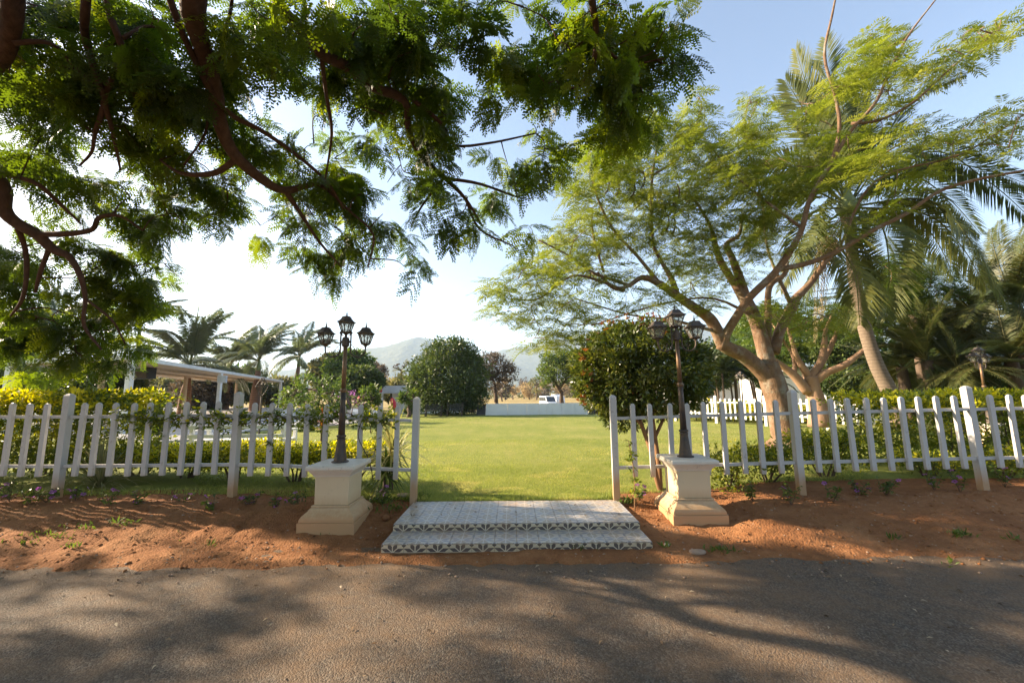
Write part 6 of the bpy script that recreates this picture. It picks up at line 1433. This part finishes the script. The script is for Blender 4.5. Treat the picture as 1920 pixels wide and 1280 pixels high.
o = single("pebbles", V, Fc, M['stone'], "small pebbles and soil crumbs scattered over the red earth", "pebbles", (0, 4.5, 0), kind='stuff')
P = np.vstack([on_ground(420, (-5, 5.5), (1.9, 5.2)), on_ground(160, (-4, 4.5), (3.4, 4.2)), on_ground(40, (-1.2, 1.3), (4.1, 5.2)) * [1, 1, 0] + [0, 0, 0.172]]); q = (np.abs(P[:, 0] - 0.03) > 1.4) | (P[:, 1] < 3.95) | ((P[:, 2] > 0.165) & (P[:, 1] > 4.42)); P = P[q] + (0, 0, 0.008)
V, Fc, T = scatter(LEAF * np.array([1, 0.9, 2.2]), LEAFF, P, frames(rg.normal(size=P.shape) * np.array([1, 1, 0.12]), np.array([0, 0, 1.0]) + rg.normal(size=P.shape) * 0.25), rg.uniform(0.015, 0.05, len(P)), np.clip(rg.uniform(0, 1, len(P)) ** 1.3, 0, 1))
single("fallen_leaves", V, Fc, M['litter'], "dry leaf bits and pale petals lying on the road and verge", "leaf litter", (0, 3, 0), tone=T, kind='stuff')
# mown grass: blades thin out with distance
def blades(n, xr, y0, y1, hgt, wid, seed, fx=None, m='lf_grass', power=1.7):
    g = np.random.default_rng(seed); y = y0 + (y1 - y0) * g.uniform(size=n) ** power; k = (y / y0); x = g.uniform(xr[0], xr[1], n) * np.clip(0.35 + 0.65 * (y - y0) / (y1 - y0), 0, 1) if fx is None else fx(g, n, y)
    ok = y > lawn_front(x) - 0.02; x, y, k = x[ok], y[ok], k[ok]; n = len(x)
    z = terrain(x, np.maximum(y, 5.75)) + 0.0; h = hgt * g.uniform(0.5, 1.3, n) * k ** 0.25; w = wid * k ** 0.9; a = g.uniform(0, 6.28, n); t = g.normal(size=(n, 2)) * 0.45 * h[:, None]
    p0 = np.stack([x - np.cos(a) * w / 2, y - np.sin(a) * w / 2, z], 1); p1 = np.stack([x + np.cos(a) * w / 2, y + np.sin(a) * w / 2, z], 1); p2 = np.stack([x + t[:, 0], y + t[:, 1], z + h], 1)
    V = np.stack([p0, p1, p2], 1).reshape(-1, 3); dry = sstep((fbm(x * 1.3, y * 1.9, 66) - 0.56) / 0.14); tn = np.clip(0.38 + 1.1 * (fbm(x * 0.5, y * 1.1, 61) - 0.5) + 0.5 * dry + g.normal(size=n) * 0.17, 0, 1)
    return V, np.arange(n * 3).reshape(-1, 3), np.repeat(tn, 3)
V, Fc, T = cat([blades(150000, (-11, 12), 5.32, 12.0, 0.024, 0.008, 71), blades(60000, (-2.0, 2.2), 5.31, 8.0, 0.022, 0.007, 72, lambda g, n, y: g.uniform(-1.6, 1.7, n) * (y / 5.3)), blades(50000, (-24, 26), 11.0, 27.0, 0.024, 0.012, 73, lambda g, n, y: g.uniform(-1.0, 1.0, n) * y * 0.95),
                blades(9000, (0, 0), 5.32, 5.6, 0.075, 0.009, 74, lambda g, n, y: np.where(g.uniform(size=n) < 0.5, g.uniform(-6.5, -1.1, n), g.uniform(1.2, 7, n))), blades(1500, (0, 0), 5.31, 5.42, 0.06, 0.008, 75, lambda g, n, y: g.uniform(-1.3, 1.3, n))])
single("grass", V, Fc, M['lf_grass'], "mown yellow green grass blades of the lawn", "grass", (0, 8, LZ), tone=T, kind='stuff')
# weeds on the verge
W_ = []
for (x, y, n, s) in ((90, 1005, 60, 26), (150, 990, 30, 20), (45, 1020, 30, 14), (228, 980, 40, 16), (335, 1008, 8, 3), (130, 1025, 26, 10), (1350, 1032, 60, 16), (1248, 1024, 30, 5), (1800, 1003, 60, 12), (1682, 1010, 20, 10), (1782, 1056, 16, 5), (1900, 1014, 20, 8), (795, 1010, 20, 6), (1095, 1024, 60, 14), (760, 1022, 30, 12), (620, 1000, 12, 14), (395, 1020, 12, 5), (735, 955, 90, 14), (712, 940, 220, 14), (788, 934, 260, 9), (770, 937, 120, 8), (640, 938, 60, 30), (1178, 940, 160, 8)):
    for _ in range(n):
        p = WZ(x + rg.normal() * s, y + rg.normal() * 3, 0.06)
        for _k in range(3): p = WZ(*PROJ(p), float(max(terrain(p[0], p[1]), 0.0)))
        W_.append(p)
W_ = np.array(W_); n = len(W_); D = rg.normal(size=(n, 3)) * np.array([0.7, 0.7, 0.1]) + np.array([0, 0, 0.8])
V, Fc, T = scatter(SLIM, SLIMF, W_, frames(D, rg.normal(size=(n, 3))), rg.uniform(0.03, 0.075, n), rg.uniform(0.1, 0.9, n))
single("weeds", V, Fc, M['lf_mid'], "sparse tufts of green weeds on the red earth verge", "weeds", (0, 4.4, 0), tone=T, kind='stuff')

# ------------------------------------------------------------------ the warm haze of the morning
m, nt, out = mat("haze_air")
pv = nt.nodes.new("ShaderNodeVolumePrincipled"); pv.inputs['Color'].default_value = (0.58, 0.76, 1.0, 1); pv.inputs['Density'].default_value = 0.00023; pv.inputs['Anisotropy'].default_value = 0.15
nt.links.new(pv.outputs[0], out.inputs['Volume'])
b = B(); b.box(-5200, 5200, -400, 4100, -1.6, 560); V, Fc = b.out()
hz = single("haze", V, Fc, m, "thin pale haze filling the air out to the hills", "haze", (0, 0, 0), kind='stuff')
